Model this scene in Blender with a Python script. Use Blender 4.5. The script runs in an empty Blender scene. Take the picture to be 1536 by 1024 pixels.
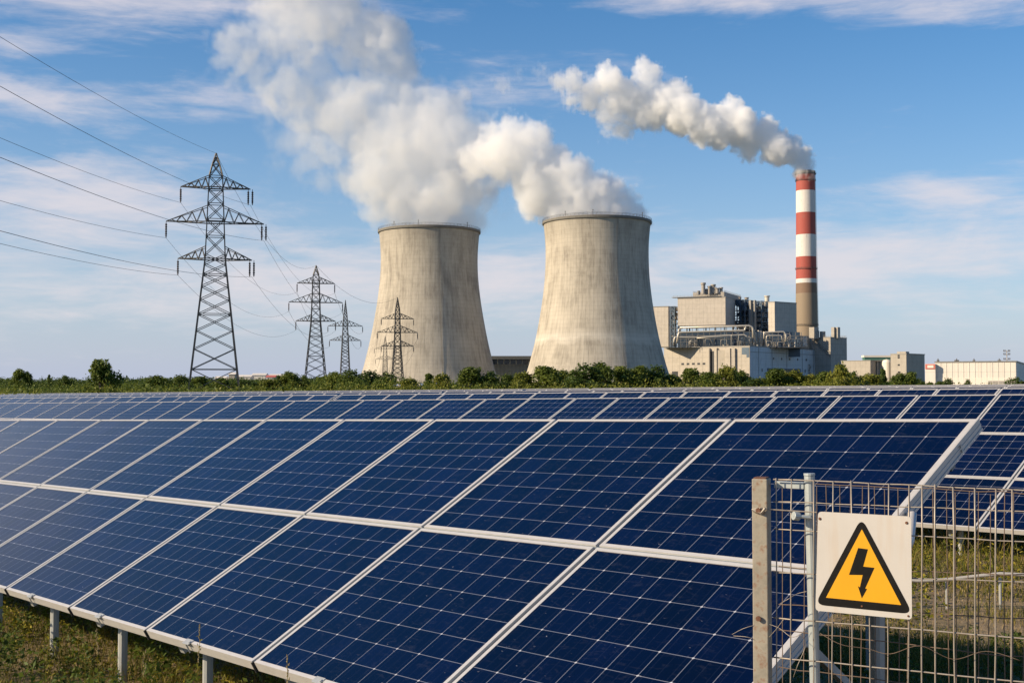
import bpy, math, random
import numpy as np
from mathutils import Vector, Matrix, noise as mnoise
rnd = random.Random(7)
C = bpy.context.scene.collection
R = math.radians
sc = bpy.context.scene

# ------------------------------------------------------------------ camera, world, sun, exposure
F = 1810.6; YH = 578.0; CZ = 2.3          # focal length in photo pixels, horizon row, eye height
PIT = math.atan((YH - 512) / F)
cd = bpy.data.cameras.new("camera"); cam = bpy.data.objects.new("camera", cd); C.objects.link(cam)
cd.sensor_width = 36; cd.lens = F * 36 / 1536; cd.clip_start = 0.1; cd.clip_end = 20000
cam.location = (0, 0, CZ); cam.rotation_euler = (R(90) + PIT, 0, 0)
sc.camera = cam

SUN_AZ = R(-107); SUN_EL = R(26)          # azimuth from +Y towards +X
sd = Vector((math.sin(SUN_AZ) * math.cos(SUN_EL), math.cos(SUN_AZ) * math.cos(SUN_EL), math.sin(SUN_EL)))
sl = bpy.data.lights.new("sun", 'SUN'); sl.energy = 4.9; sl.angle = R(0.53); sl.color = (1.0, 0.82, 0.58)
so = bpy.data.objects.new("sun", sl); C.objects.link(so); so.rotation_euler = sd.to_track_quat('Z', 'Y').to_euler()
so.location = (0, 0, 60)

sc.view_settings.view_transform = 'Standard'; sc.view_settings.look = 'None'
sc.view_settings.exposure = 0.45; sc.view_settings.gamma = 1.0
sc.render.engine = 'CYCLES'
sc.cycles.max_bounces = 34; sc.cycles.volume_bounces = 32; sc.cycles.transparent_max_bounces = 12
sc.cycles.diffuse_bounces = 3; sc.cycles.glossy_bounces = 3
sc.cycles.volume_step_rate = 1.0; sc.cycles.volume_max_steps = 512
sc.cycles.use_denoising = True

W = bpy.data.worlds.new("World"); sc.world = W; W.use_nodes = True
nt = W.node_tree; nt.nodes.clear(); N = nt.nodes; L = nt.links
def nn(nodes, typ, **kw):
    n = nodes.new(typ)
    for k, v in kw.items(): setattr(n, k, v)
    return n
def mth(nodes, links, op, a, b=None, c=None, clamp=False):
    n = nodes.new('ShaderNodeMath'); n.operation = op; n.use_clamp = clamp
    for i, v in enumerate((a, b, c)):
        if v is None: continue
        if isinstance(v, (int, float)): n.inputs[i].default_value = v
        else: links.new(v, n.inputs[i])
    return n.outputs[0]
sky = nn(N, 'ShaderNodeTexSky', sky_type='NISHITA', sun_disc=False)
sky.sun_elevation = SUN_EL; sky.sun_rotation = SUN_AZ; sky.altitude = 100; sky.air_density = 1.0; sky.dust_density = 0.4; sky.ozone_density = 3.0
tc = nn(N, 'ShaderNodeTexCoord')
sep = nn(N, 'ShaderNodeSeparateXYZ'); L.new(tc.outputs['Generated'], sep.inputs[0])
M = lambda op, a, b=None, c=None, clamp=False: mth(N, L, op, a, b, c, clamp)
az = M('ARCTAN2', sep.outputs[0], sep.outputs[1]); el = M('ARCSINE', sep.outputs[2])
def cnoise(su, sv, off, scale, detail, rough, dist=0.0):
    cb = nn(N, 'ShaderNodeCombineXYZ'); L.new(M('MULTIPLY', az, su), cb.inputs[0]); L.new(M('MULTIPLY', el, sv), cb.inputs[1]); cb.inputs[2].default_value = off
    t = nn(N, 'ShaderNodeTexNoise'); t.inputs['Scale'].default_value = scale; t.inputs['Detail'].default_value = detail
    t.inputs['Roughness'].default_value = rough; t.inputs['Distortion'].default_value = dist; L.new(cb.outputs[0], t.inputs['Vector'])
    return t.outputs['Fac']
n1 = cnoise(1.0, 3.6, 2.3, 7.0, 9, 0.60, 0.6)
n2 = cnoise(1.0, 6.0, 8.1, 16.0, 8, 0.62, 0.3)
nz = M('ADD', M('MULTIPLY', n1, 0.62), M('MULTIPLY', n2, 0.38))
def azel(px, py):
    return math.atan((px - 768) / F), math.atan((512 - py) / F) + PIT
def blob(px, py, sx, sy, amt, tilt=0.0):                     # a bank of cloud at a compass bearing and height
    a0, e0 = azel(px, py)
    da = M('SUBTRACT', az, a0); de = M('SUBTRACT', el, e0)
    de = M('SUBTRACT', de, M('MULTIPLY', da, tilt))
    q = M('ADD', M('POWER', M('DIVIDE', da, sx / F), 2.0), M('POWER', M('DIVIDE', de, sy / F), 2.0))
    return M('MULTIPLY', M('EXPONENT', M('MULTIPLY', q, -1.0)), amt)
banks = [(-480, 120, 420, 150, .16, 0), (100, 10, 360, 46, .40, -.02), (20, 172, 210, 26, .30, -.08), (330, 165, 110, 26, .24, 0), (70, 320, 330, 60, .30, 0), (150, 440, 500, 80, .20, 0),  # first bank, out of view, is added to brighten the array's reflection
         (1260, 30, 360, 26, .17, -.12), (1500, 42, 110, 32, .26, 0), (1080, 10, 320, 14, .12, 0), (1450, 300, 200, 40, .20, 0),
         (1300, 380, 420, 55, .20, 0), (1150, 420, 500, 60, .16, 0), (760, 140, 160, 36, .20, .1), (760, 430, 260, 70, .12, 0), (470, 420, 200, 40, .16, 0), (0, 100, 90, 18, .12, 0), (1480, 500, 300, 30, .12, 0)]
s = None
for b in banks:
    v = blob(*b); s = v if s is None else M('ADD', s, v)
s = M('MINIMUM', s, 0.33)
# banks also all round the rest of the sky, low down
ring = M('MULTIPLY', M('MULTIPLY', M('GREATER_THAN', M('ABSOLUTE', az), 0.55), 0.16), M('SUBTRACT', 1.0, M('MULTIPLY', el, 1.2), clamp=True))
s = M('ADD', s, ring)
cov = M('MULTIPLY', M('SUBTRACT', M('ADD', nz, s), 0.555), 2.7, clamp=True)
cov = M('MULTIPLY', cov, M('GREATER_THAN', el, -0.01))
sm = nn(N, 'ShaderNodeMapRange', interpolation_type='SMOOTHSTEP'); L.new(cov, sm.inputs[0])
covs = M('MULTIPLY', sm.outputs[0], 0.78)
# low veil near the horizon
veil = M('MULTIPLY', M('EXPONENT', M('MULTIPLY', M('MAXIMUM', el, 0.0), -7.0)), 0.95)
hs = nn(N, 'ShaderNodeHueSaturation'); hs.inputs['Saturation'].default_value = 1.38; hs.inputs['Value'].default_value = 1.0; L.new(sky.outputs[0], hs.inputs['Color'])
def mixc(f, a, b):
    m = nn(N, 'ShaderNodeMix', data_type='RGBA'); L.new(f, m.inputs[0]); L.new(a, m.inputs[6])
    if isinstance(b, tuple): m.inputs[7].default_value = b
    else: L.new(b, m.inputs[7])
    return m.outputs[2]
SKYK = 0.098
c1 = mixc(veil, hs.outputs[0], (3.6, 4.05, 5.35, 1))
c2 = mixc(covs, c1, (6.0, 5.55, 5.75, 1))
bg = nn(N, 'ShaderNodeBackground'); L.new(c2, bg.inputs[0]); bg.inputs[1].default_value = SKYK
wo = nn(N, 'ShaderNodeOutputWorld'); L.new(bg.outputs[0], wo.inputs[0])

# ------------------------------------------------------------------ helpers
def at(px, py, Y):
    """the point at world depth Y seen at photo pixel (px, py)"""
    cx = (px - 768) / F; cy = (512 - py) / F
    dy = math.cos(PIT) - cy * math.sin(PIT); dz = math.sin(PIT) + cy * math.cos(PIT)
    k = Y / dy
    return Vector((cx * k, Y, CZ + dz * k))
def link(o, parent=None):
    C.objects.link(o)
    if parent is not None: o.parent = parent
    return o
def tag(o, label=None, cat=None, group=None, kind=None):
    if label: o['label'] = label
    if cat: o['category'] = cat
    if group: o['group'] = group
    if kind: o['kind'] = kind
    return o
def empty(name, loc=(0, 0, 0), rz=0, label=None, cat=None, group=None):
    o = bpy.data.objects.new(name, None); o.location = loc; o.rotation_euler = (0, 0, rz); o.empty_display_size = 0.3
    link(o); return tag(o, label, cat, group)
class MB:
    def __init__(s): s.v = []; s.f = []; s.m = []; s.uv = []
    def face(s, pts, mi=0, uv=None):
        i = len(s.v); s.v += [tuple(p) for p in pts]; s.f.append(tuple(range(i, i + len(pts)))); s.m.append(mi)
        s.uv.append(uv or [(0, 0)] * len(pts))
    def hexa(s, p, mi=0):          # 8 points: bottom 0-3 (ccw), top 4-7
        i = len(s.v); s.v += [tuple(q) for q in p]
        for f in ((3, 2, 1, 0), (4, 5, 6, 7), (0, 1, 5, 4), (1, 2, 6, 5), (2, 3, 7, 6), (3, 0, 4, 7)):
            s.f.append(tuple(i + k for k in f)); s.m.append(mi); s.uv.append([(0, 0)] * 4)
    def box(s, x0, x1, y0, y1, z0, z1, mi=0, T=None):
        p = [(x0, y0, z0), (x1, y0, z0), (x1, y1, z0), (x0, y1, z0), (x0, y0, z1), (x1, y0, z1), (x1, y1, z1), (x0, y1, z1)]
        if T: p = [T @ Vector(q) for q in p]
        s.hexa(p, mi)
    def bar(s, a, b, w, h=None, mi=0, up=(0, 0, 1)):
        a = Vector(a); b = Vector(b); d = (b - a).normalized(); h = h or w
        u = Vector(up)
        if abs(d.dot(u)) > .97: u = Vector((1, 0, 0))
        x = d.cross(u).normalized() * w / 2; z = x.cross(d).normalized() * h / 2
        s.hexa([a - x - z, a + x - z, b + x - z, b - x - z, a - x + z, a + x + z, b + x + z, b - x + z], mi)
    def tube(s, pts, r, n=6, mi=0, cap=True):
        pts = [Vector(p) for p in pts]; i0 = len(s.v); m = len(pts)
        rr = r if isinstance(r, (list, tuple)) else [r] * m
        u = None
        for k, p in enumerate(pts):
            d = (pts[min(k + 1, m - 1)] - pts[max(k - 1, 0)]).normalized()
            if u is None:
                u = Vector((0, 0, 1)) if abs(d.z) < .9 else Vector((1, 0, 0))
            x = d.cross(u).normalized(); u = x.cross(d).normalized()
            for j in range(n):
                a = 2 * math.pi * j / n
                s.v.append(tuple(p + x * math.cos(a) * rr[k] + u * math.sin(a) * rr[k]))
        for k in range(m - 1):
            for j in range(n):
                a = i0 + k * n + j; b = i0 + k * n + (j + 1) % n
                s.f.append((a, b, b + n, a + n)); s.m.append(mi); s.uv.append([(0, 0)] * 4)
        if cap:
            s.f.append(tuple(i0 + j for j in reversed(range(n)))); s.m.append(mi); s.uv.append([(0, 0)] * n)
            e = i0 + (m - 1) * n; s.f.append(tuple(e + j for j in range(n))); s.m.append(mi); s.uv.append([(0, 0)] * n)
    def lathe(s, prof, n, c=(0, 0, 0), mi=None, close=False):
        i0 = len(s.v); m = len(prof)
        for r, z in prof:
            for j in range(n):
                a = 2 * math.pi * j / n; s.v.append((c[0] + r * math.cos(a), c[1] + r * math.sin(a), c[2] + z))
        for k in range(m - 1):
            for j in range(n):
                a = i0 + k * n + j; b = i0 + k * n + (j + 1) % n
                s.f.append((a, b, b + n, a + n)); s.m.append(mi(k) if callable(mi) else (mi or 0)); s.uv.append([(0, 0)] * 4)
        if close:
            e = i0 + (m - 1) * n; s.f.append(tuple(e + j for j in range(n))); s.m.append(0); s.uv.append([(0, 0)] * n)
    def build(s, name, mats, parent=None, smooth=False, uv=False, bevel=0):
        me = bpy.data.meshes.new(name); me.from_pydata(s.v, [], s.f)
        for m in (mats if isinstance(mats, (list, tuple)) else [mats]): me.materials.append(m)
        me.polygons.foreach_set('material_index', s.m)
        if smooth: me.polygons.foreach_set('use_smooth', [True] * len(s.f))
        if uv:
            l = me.uv_layers.new(name='UVMap'); flat = [c for f in s.uv for p in f for c in p]; l.data.foreach_set('uv', flat)
        me.update()
        o = bpy.data.objects.new(name, me); link(o, parent)
        if bevel:
            b = o.modifiers.new('bevel', 'BEVEL'); b.width = bevel; b.segments = 2; b.limit_method = 'ANGLE'
        return o

# ------------------------------------------------------------------ materials
class MT:
    """small wrapper to write node materials"""
    def __init__(s, name, rough=.7, metal=0.0, col=(.5, .5, .5), spec=.5):
        s.m = bpy.data.materials.new(name); s.m.use_nodes = True; s.t = s.m.node_tree; s.N = s.t.nodes; s.L = s.t.links
        s.b = s.N['Principled BSDF']; s.b.inputs['Roughness'].default_value = rough; s.b.inputs['Metallic'].default_value = metal
        s.b.inputs['Base Color'].default_value = (*col, 1); s.b.inputs['Specular IOR Level'].default_value = spec
        s.tc = None
    def co(s, which='Object'):
        if s.tc is None: s.tc = s.N.new('ShaderNodeTexCoord')
        return s.tc.outputs[which]
    def map(s, scale, loc=(0, 0, 0), src=None):
        m = s.N.new('ShaderNodeMapping'); m.inputs['Scale'].default_value = scale; m.inputs['Location'].default_value = loc
        s.L.new(src if src is not None else s.co(), m.inputs[0]); return m.outputs[0]
    def noise(s, vec, scale, detail=5, rough=.55, dist=0.0, out='Fac'):
        n = s.N.new('ShaderNodeTexNoise'); n.inputs['Scale'].default_value = scale; n.inputs['Detail'].default_value = detail
        n.inputs['Roughness'].default_value = rough; n.inputs['Distortion'].default_value = dist; s.L.new(vec, n.inputs['Vector']); return n.outputs[out]
    def M(s, op, a, b=None, c=None, clamp=False): return mth(s.N, s.L, op, a, b, c, clamp)
    def ramp(s, fac, stops, interp='LINEAR'):
        r = s.N.new('ShaderNodeValToRGB'); r.color_ramp.interpolation = interp; e = r.color_ramp.elements
        e.remove(e[1]); e[0].position = stops[0][0]; e[0].color = (*stops[0][1], 1)
        for p, c in stops[1:]:
            q = e.new(p); q.color = (*c, 1)
        s.L.new(fac, r.inputs[0]); return r.outputs[0]
    def mix(s, f, a, b, mode='MIX'):
        m = s.N.new('ShaderNodeMix'); m.data_type = 'RGBA'; m.blend_type = mode
        for k, v in ((0, f), (6, a), (7, b)):
            if isinstance(v, (int, float)): m.inputs[k].default_value = v
            elif isinstance(v, tuple): m.inputs[k].default_value = (*v, 1) if len(v) == 3 else v
            else: s.L.new(v, m.inputs[k])
        return m.outputs[2]
    def sep(s, v):
        n = s.N.new('ShaderNodeSeparateXYZ'); s.L.new(v, n.inputs[0]); return n.outputs
    def base(s, c): s.L.new(c, s.b.inputs['Base Color'])
    def rough(s, c): s.L.new(c, s.b.inputs['Roughness'])
    def bump(s, h, strength=.3, dist=.02):
        b = s.N.new('ShaderNodeBump'); b.inputs['Strength'].default_value = strength; b.inputs['Distance'].default_value = dist
        s.L.new(h, b.inputs['Height']); s.L.new(b.outputs[0], s.b.inputs['Normal'])

def weathered(name, col, var=.18, scale=1.0, rough=.8, metal=0.0, streak=True, dirt=(.25, .22, .18), amt=.3):
    m = MT(name, rough, metal)
    a = m.noise(m.map((scale, scale, scale)), 3.0, 6, .6)
    b = m.noise(m.map((scale * 3, scale * 3, scale * .25)), 3.0, 5, .65) if streak else m.noise(m.map((scale * 5,) * 3), 3.0, 5, .6)
    f = m.M('ADD', m.M('MULTIPLY', a, .5), m.M('MULTIPLY', b, .5))
    lo = tuple(c * (1 - var) for c in col); hi = tuple(min(1, c * (1 + var)) for c in col)
    c = m.ramp(f, [(.3, lo), (.7, hi)])
    d = m.M('MULTIPLY', m.M('SUBTRACT', b, .52, clamp=True), 5 * amt, clamp=True)
    m.base(m.mix(d, c, dirt)); m.bump(f, .15, .02 / max(scale, .01) * .3)
    return m.m

# solar glass: cells from a UV laid out in cells
def solar_mat(name, cu, cv, lw=0.011, dots=True, fade=1.0):
    m = MT(name, .07, 0.0); m.b.inputs['IOR'].default_value = 1.45
    uv = m.sep(m.co('UV')); u, v = uv[0], uv[1]
    obj = m.N.new('ShaderNodeObjectInfo').outputs['Random']
    def line(t, w): # distance from the nearest whole number
        d = m.M('ABSOLUTE', m.M('SUBTRACT', m.M('FRACT', m.M('ADD', t, .5)), .5))
        return d
    du, dv = line(u, 0), line(v, 0)
    lu = m.M('LESS_THAN', du, lw); lv = m.M('LESS_THAN', dv, lw)
    g = m.M('MAXIMUM', m.M('MULTIPLY', lu, .75), m.M('MULTIPLY', lv, .85))
    dot = m.M('LESS_THAN', m.M('ADD', du, dv), .045)
    # fine busbars running up the module, two per cell, and faint fingers
    bb = m.M('LESS_THAN', m.M('ABSOLUTE', m.M('SUBTRACT', m.M('FRACT', m.M('MULTIPLY', u, 3.0)), .5)), .016)
    cell = m.N.new('ShaderNodeTexWhiteNoise'); cell.noise_dimensions = '3D'
    cb = m.N.new('ShaderNodeCombineXYZ'); m.L.new(m.M('FLOOR', u), cb.inputs[0]); m.L.new(m.M('FLOOR', v), cb.inputs[1]); m.L.new(obj, cb.inputs[2])
    m.L.new(cb.outputs[0], cell.inputs['Vector'])
    cs = m.M('ADD', m.M('MULTIPLY', cell.outputs['Value'], .6), m.M('MULTIPLY', obj, .5))
    big = m.noise(m.map((.9, .9, .9), src=m.co('Object')), 2.2, 4, .6)
    f = m.M('ADD', m.M('MULTIPLY', cs, .5), m.M('MULTIPLY', big, .55))
    c = m.ramp(f, [(.15, (.0007, .0011, .007)), (.5, (.0009, .0021, .017)), (.9, (.0022, .0050, .034))])
    c = m.mix(m.M('MULTIPLY', bb, .10), c, (.10, .13, .22))
    c = m.mix(m.M('MULTIPLY', g, .7 * fade), c, (.26, .28, .34))
    if dots: c = m.mix(m.M('MULTIPLY', dot, .5), c, (.72, .72, .74))
    # dust, dried rain marks, a few droppings
    sm_ = m.noise(m.map((2.2, 6.0, 1), src=m.co('Object')), 3.5, 7, .7, 1.2)
    sp = m.noise(m.map((3.0, 9.0, 1), src=m.co('Object')), 5.0, 3, .6, .5)
    dust = m.M('MULTIPLY', m.M('SUBTRACT', sm_, .55, clamp=True), 1.6, clamp=True)
    spot = m.M('MULTIPLY', m.M('SUBTRACT', sp, .70, clamp=True), 9.0, clamp=True)
    c = m.mix(m.M('MULTIPLY', dust, .17), c, (.28, .29, .33))
    c = m.mix(m.M('MULTIPLY', spot, .5), c, (.62, .62, .62))
    m.base(c)
    m.rough(m.M('ADD', .09, m.M('MULTIPLY', m.noise(m.map((1, 1, 1), src=m.co('Object')), 4.0, 5, .6), .16)))
    m.bump(m.noise(m.map((1, 1, 1), src=m.co('Object')), 1.3, 2, .5), .03, .02)
    return m.m
M_cell = solar_mat('solar_glass', 8, 8)
M_cell2 = solar_mat('solar_glass_second', 6, 6, .017)
M_cellfar = solar_mat('solar_glass_far', 6, 6, .02, dots=False, fade=.7)
def alu_mat(name, col, rough=.42, metal=.35):
    m = MT(name, rough, metal)
    a = m.noise(m.map((3, 3, 3)), 4, 6, .65); b = m.noise(m.map((1.2, 30, 30)), 3, 3, .5)
    c = m.ramp(m.M('ADD', m.M('MULTIPLY', a, .6), m.M('MULTIPLY', b, .4)), [(.3, tuple(x * .80 for x in col)), (.7, col)])
    d = m.M('MULTIPLY', m.M('SUBTRACT', a, .58, clamp=True), 3.5, clamp=True)
    m.base(m.mix(m.M('MULTIPLY', d, .45), c, (.36, .27, .19))); return m.m
M_alu = alu_mat('anodised_frame', (.62, .595, .565), .45, .25)
M_chan = alu_mat('channel_aluminium', (.20, .23, .25), .5)
M_galv = weathered('galvanised_steel', (.42, .43, .42), .22, 2.0, .5, .35, True, (.28, .22, .16), .35)
M_back = MT('module_back', .8, 0, (.28, .28, .29)).m
M_dark = MT('joint_black', .8, 0, (.02, .02, .02)).m

def concrete_tower_mat(name, seed, H):
    m = MT(name, .9)
    o = m.sep(m.co('Object')); x, y, z = o[0], o[1], o[2]
    th = m.M('ARCTAN2', y, x)
    cb = m.N.new('ShaderNodeCombineXYZ'); m.L.new(m.M('MULTIPLY', th, 10.0), cb.inputs[0]); m.L.new(m.M('MULTIPLY', z, .022), cb.inputs[1]); cb.inputs[2].default_value = seed
    streak = m.noise(cb.outputs[0], 2.2, 9, .72, .15)
    cb2 = m.N.new('ShaderNodeCombineXYZ'); m.L.new(m.M('MULTIPLY', th, 2.2), cb2.inputs[0]); m.L.new(m.M('MULTIPLY', z, .02), cb2.inputs[1]); cb2.inputs[2].default_value = seed + 4
    big = m.noise(cb2.outputs[0], 1.3, 6, .6, .6)
    blot = m.noise(m.map((.05, .05, .06)), 1.0, 7, .65, .4)
    lifts = m.M('FRACT', m.M('MULTIPLY', z, 1 / 3.4)); ll = m.M('LESS_THAN', lifts, .10)
    ribs = m.M('FRACT', m.M('MULTIPLY', th, 96 / (2 * math.pi))); rl = m.M('LESS_THAN', ribs, .12)
    lay = m.N.new('ShaderNodeTexWhiteNoise'); lay.noise_dimensions = '2D'
    cb3 = m.N.new('ShaderNodeCombineXYZ'); m.L.new(m.M('FLOOR', m.M('MULTIPLY', z, 1 / 3.4)), cb3.inputs[0]); m.L.new(m.M('FLOOR', m.M('MULTIPLY', th, 24 / (2 * math.pi))), cb3.inputs[1]); m.L.new(cb3.outputs[0], lay.inputs['Vector'])
    zf = m.M('DIVIDE', z, H)
    f = m.M('ADD', m.M('MULTIPLY', streak, .44), m.M('ADD', m.M('MULTIPLY', big, .30), m.M('MULTIPLY', blot, .26)))
    f = m.M('ADD', f, m.M('MULTIPLY', lay.outputs['Value'], .018))
    c = m.ramp(f, [(.36, (.195, .172, .14)), (.455, (.325, .29, .235)), (.52, (.425, .38, .308)), (.63, (.515, .462, .375))])
    # soot stained lip with runs coming down from it
    topd = m.M('MULTIPLY', m.M('SUBTRACT', m.M('ADD', zf, m.M('MULTIPLY', m.M('SUBTRACT', streak, .5), .9)), .88), 4.5, clamp=True)
    c = m.mix(m.M('MULTIPLY', topd, .55), c, (.19, .175, .15))
    # paler repaired belt low down
    bz = m.M('SUBTRACT', 1.0, m.M('MULTIPLY', m.M('ABSOLUTE', m.M('SUBTRACT', m.M('ADD', zf, m.M('MULTIPLY', m.M('SUBTRACT', blot, .5), .10)), .285)), 22), clamp=True)
    c = m.mix(m.M('MULTIPLY', bz, .5 if seed < 5 else .08), c, (.66, .61, .52))
    c = m.mix(m.M('MULTIPLY', ll, .22), c, (.20, .18, .15)); c = m.mix(m.M('MULTIPLY', rl, .13), c, (.18, .16, .14))
    m.base(c)
    m.bump(m.M('ADD', m.M('MULTIPLY', rl, -1.0), m.M('MULTIPLY', streak, .6)), .5, .5)
    return m.m
M_ct1 = concrete_tower_mat('cooling_tower_concrete_left', 9.0, 143); M_ct2 = concrete_tower_mat('cooling_tower_concrete_right', 3.0, 142)
M_rim = weathered('dark_rim_concrete', (.17, .16, .14), .3, .2)
M_rail = MT('dark_steel', .6, .3, (.13, .12, .11)).m
def panelled(name, col, pu=6.0, pz=3.0, sc_=.06, var=.12, linec=.55, corr=0):
    """cladding: panel joints on a 3D grid in object space, rain streaks"""
    m = MT(name, .75)
    o = m.sep(m.co('Object'))
    t = m.M('ADD', o[0], o[1]) if False else o[0]
    lx = m.M('LESS_THAN', m.M('FRACT', m.M('DIVIDE', o[0], pu)), .07); ly = m.M('LESS_THAN', m.M('FRACT', m.M('DIVIDE', o[1], pu)), .07)
    lz = m.M('LESS_THAN', m.M('FRACT', m.M('DIVIDE', o[2], pz)), .05)
    geo = m.N.new('ShaderNodeTexCoord').outputs['Normal']; g = m.sep(geo)
    onx = m.M('GREATER_THAN', m.M('ABSOLUTE', g[0]), .7)
    lines = m.M('MAXIMUM', lz, m.mixf(onx, lx, ly)) if hasattr(m, 'mixf') else m.M('MAXIMUM', lz, m.M('ADD', m.M('MULTIPLY', onx, ly), m.M('MULTIPLY', m.M('SUBTRACT', 1.0, onx), lx)))
    a = m.noise(m.map((sc_, sc_, sc_ * .8)), 3, 7, .62, .5); b = m.noise(m.map((sc_ * 8, sc_ * 8, sc_ * .5)), 3, 6, .65)
    f = m.M('ADD', m.M('MULTIPLY', a, .55), m.M('MULTIPLY', b, .45))
    c = m.ramp(f, [(.32, tuple(x * (1 - var * 2) for x in col)), (.5, col), (.7, tuple(min(1, x * (1 + var)) for x in col))])
    m.base(m.mix(m.M('MULTIPLY', lines, linec), c, tuple(x * .55 for x in col))); m.bump(lines, -.3, .15)
    return m.m
M_conc = panelled('plant_concrete', (.45, .40, .33), 9, 4.5)
M_clad = panelled('boiler_cladding', (.50, .445, .375), 4, 5)
M_hall = panelled('hall_cladding', (.55, .56, .56), 6, 6, .05, .12, .4)  # paler, cooler hall colour for the wall that lies in shade
M_silo = panelled('silo_concrete', (.37, .33, .28), 5, 12, .06, .16, .5)
M_white = panelled('warehouse_sheet', (.70, .64, .56), 5, 8, .03, .06, .25)
M_ofc = panelled('office_concrete', (.38, .34, .28), 4, 3.2, .08, .12, .4)
M_roof = weathered('grey_roofing', (.10, .105, .11), .2, .1, .8, 0, False)
M_void = MT('opening_dark', .4, .0, (.018, .022, .028)).m  # flat near-black, the darkness of openings put into the colour
M_gl = MT('dark_glass', .12, .0, (.02, .03, .045)).m
M_bsteel = weathered('blue_grey_steelwork', (.075, .115, .16), .35, .3, .5, .3, False, (.20, .14, .10), .3)
M_gsteel = weathered('grey_steelwork', (.26, .25, .23), .3, .3, .55, .3, False, (.20, .15, .11), .3)
M_pipe = weathered('lagged_pipe', (.62, .56, .46), .15, .3, .45, .3, False, (.3, .25, .2), .2)
M_duct = weathered('weathered_duct', (.34, .31, .27), .3, .2, .6, .2, True)
M_green = MT('green_cladding', .6, 0, (.06, .16, .12)).m
M_redsign = MT('faded_red_paint', .6, 0, (.55, .16, .12)).m
M_cream = MT('cream_board', .6, 0, (.75, .68, .58)).m
def stack_mat():
    m = MT('banded_chimney_shell', .75)
    z = m.sep(m.co('Object'))[2]
    st = m.noise(m.map((.5, .5, .035)), 2.0, 8, .7); bl = m.noise(m.map((.16, .16, .1)), 2.0, 7, .65)
    H = 258.3
    zf = m.M('DIVIDE', z, H)
    def fz(py): return (583 - py) / (583 - 256)
    red = (.36, .068, .05); wht = (.68, .64, .58); brn = (.20, .125, .08); con = (.26, .20, .135)
    stops = [(0, con), (fz(440), brn), (fz(425), wht), (fz(419), red), (fz(386), wht), (fz(352), red), (fz(319), wht), (fz(286), red)]
    c = m.ramp(zf, stops, 'CONSTANT')
    c = m.mix(m.M('MULTIPLY', m.M('SUBTRACT', st, .42, clamp=True), 1.6, clamp=True), c, m.mix(.55, c, (.20, .15, .11)))
    c = m.mix(m.M('MULTIPLY', m.M('SUBTRACT', bl, .60, clamp=True), 6.0, clamp=True), c, m.mix(.5, c, (.26, .20, .15)))
    m.base(c); return m.m
M_stack = stack_mat()
M_lat = weathered('weathered_lattice_steel', (.085, .078, .068), .35, .3, .55, .35, False, (.12, .08, .05), .3)
M_lat2 = weathered('pale_lattice_steel', (.15, .135, .115), .3, .3, .55, .35, False, (.14, .10, .07), .3)  # paler copy, the faintness of far pylons put into the colour
M_ins = MT('brown_porcelain', .3, 0, (.06, .045, .04)).m
M_wire = MT('aged_conductor', .6, .4, (.10, .10, .105)).m

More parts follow.
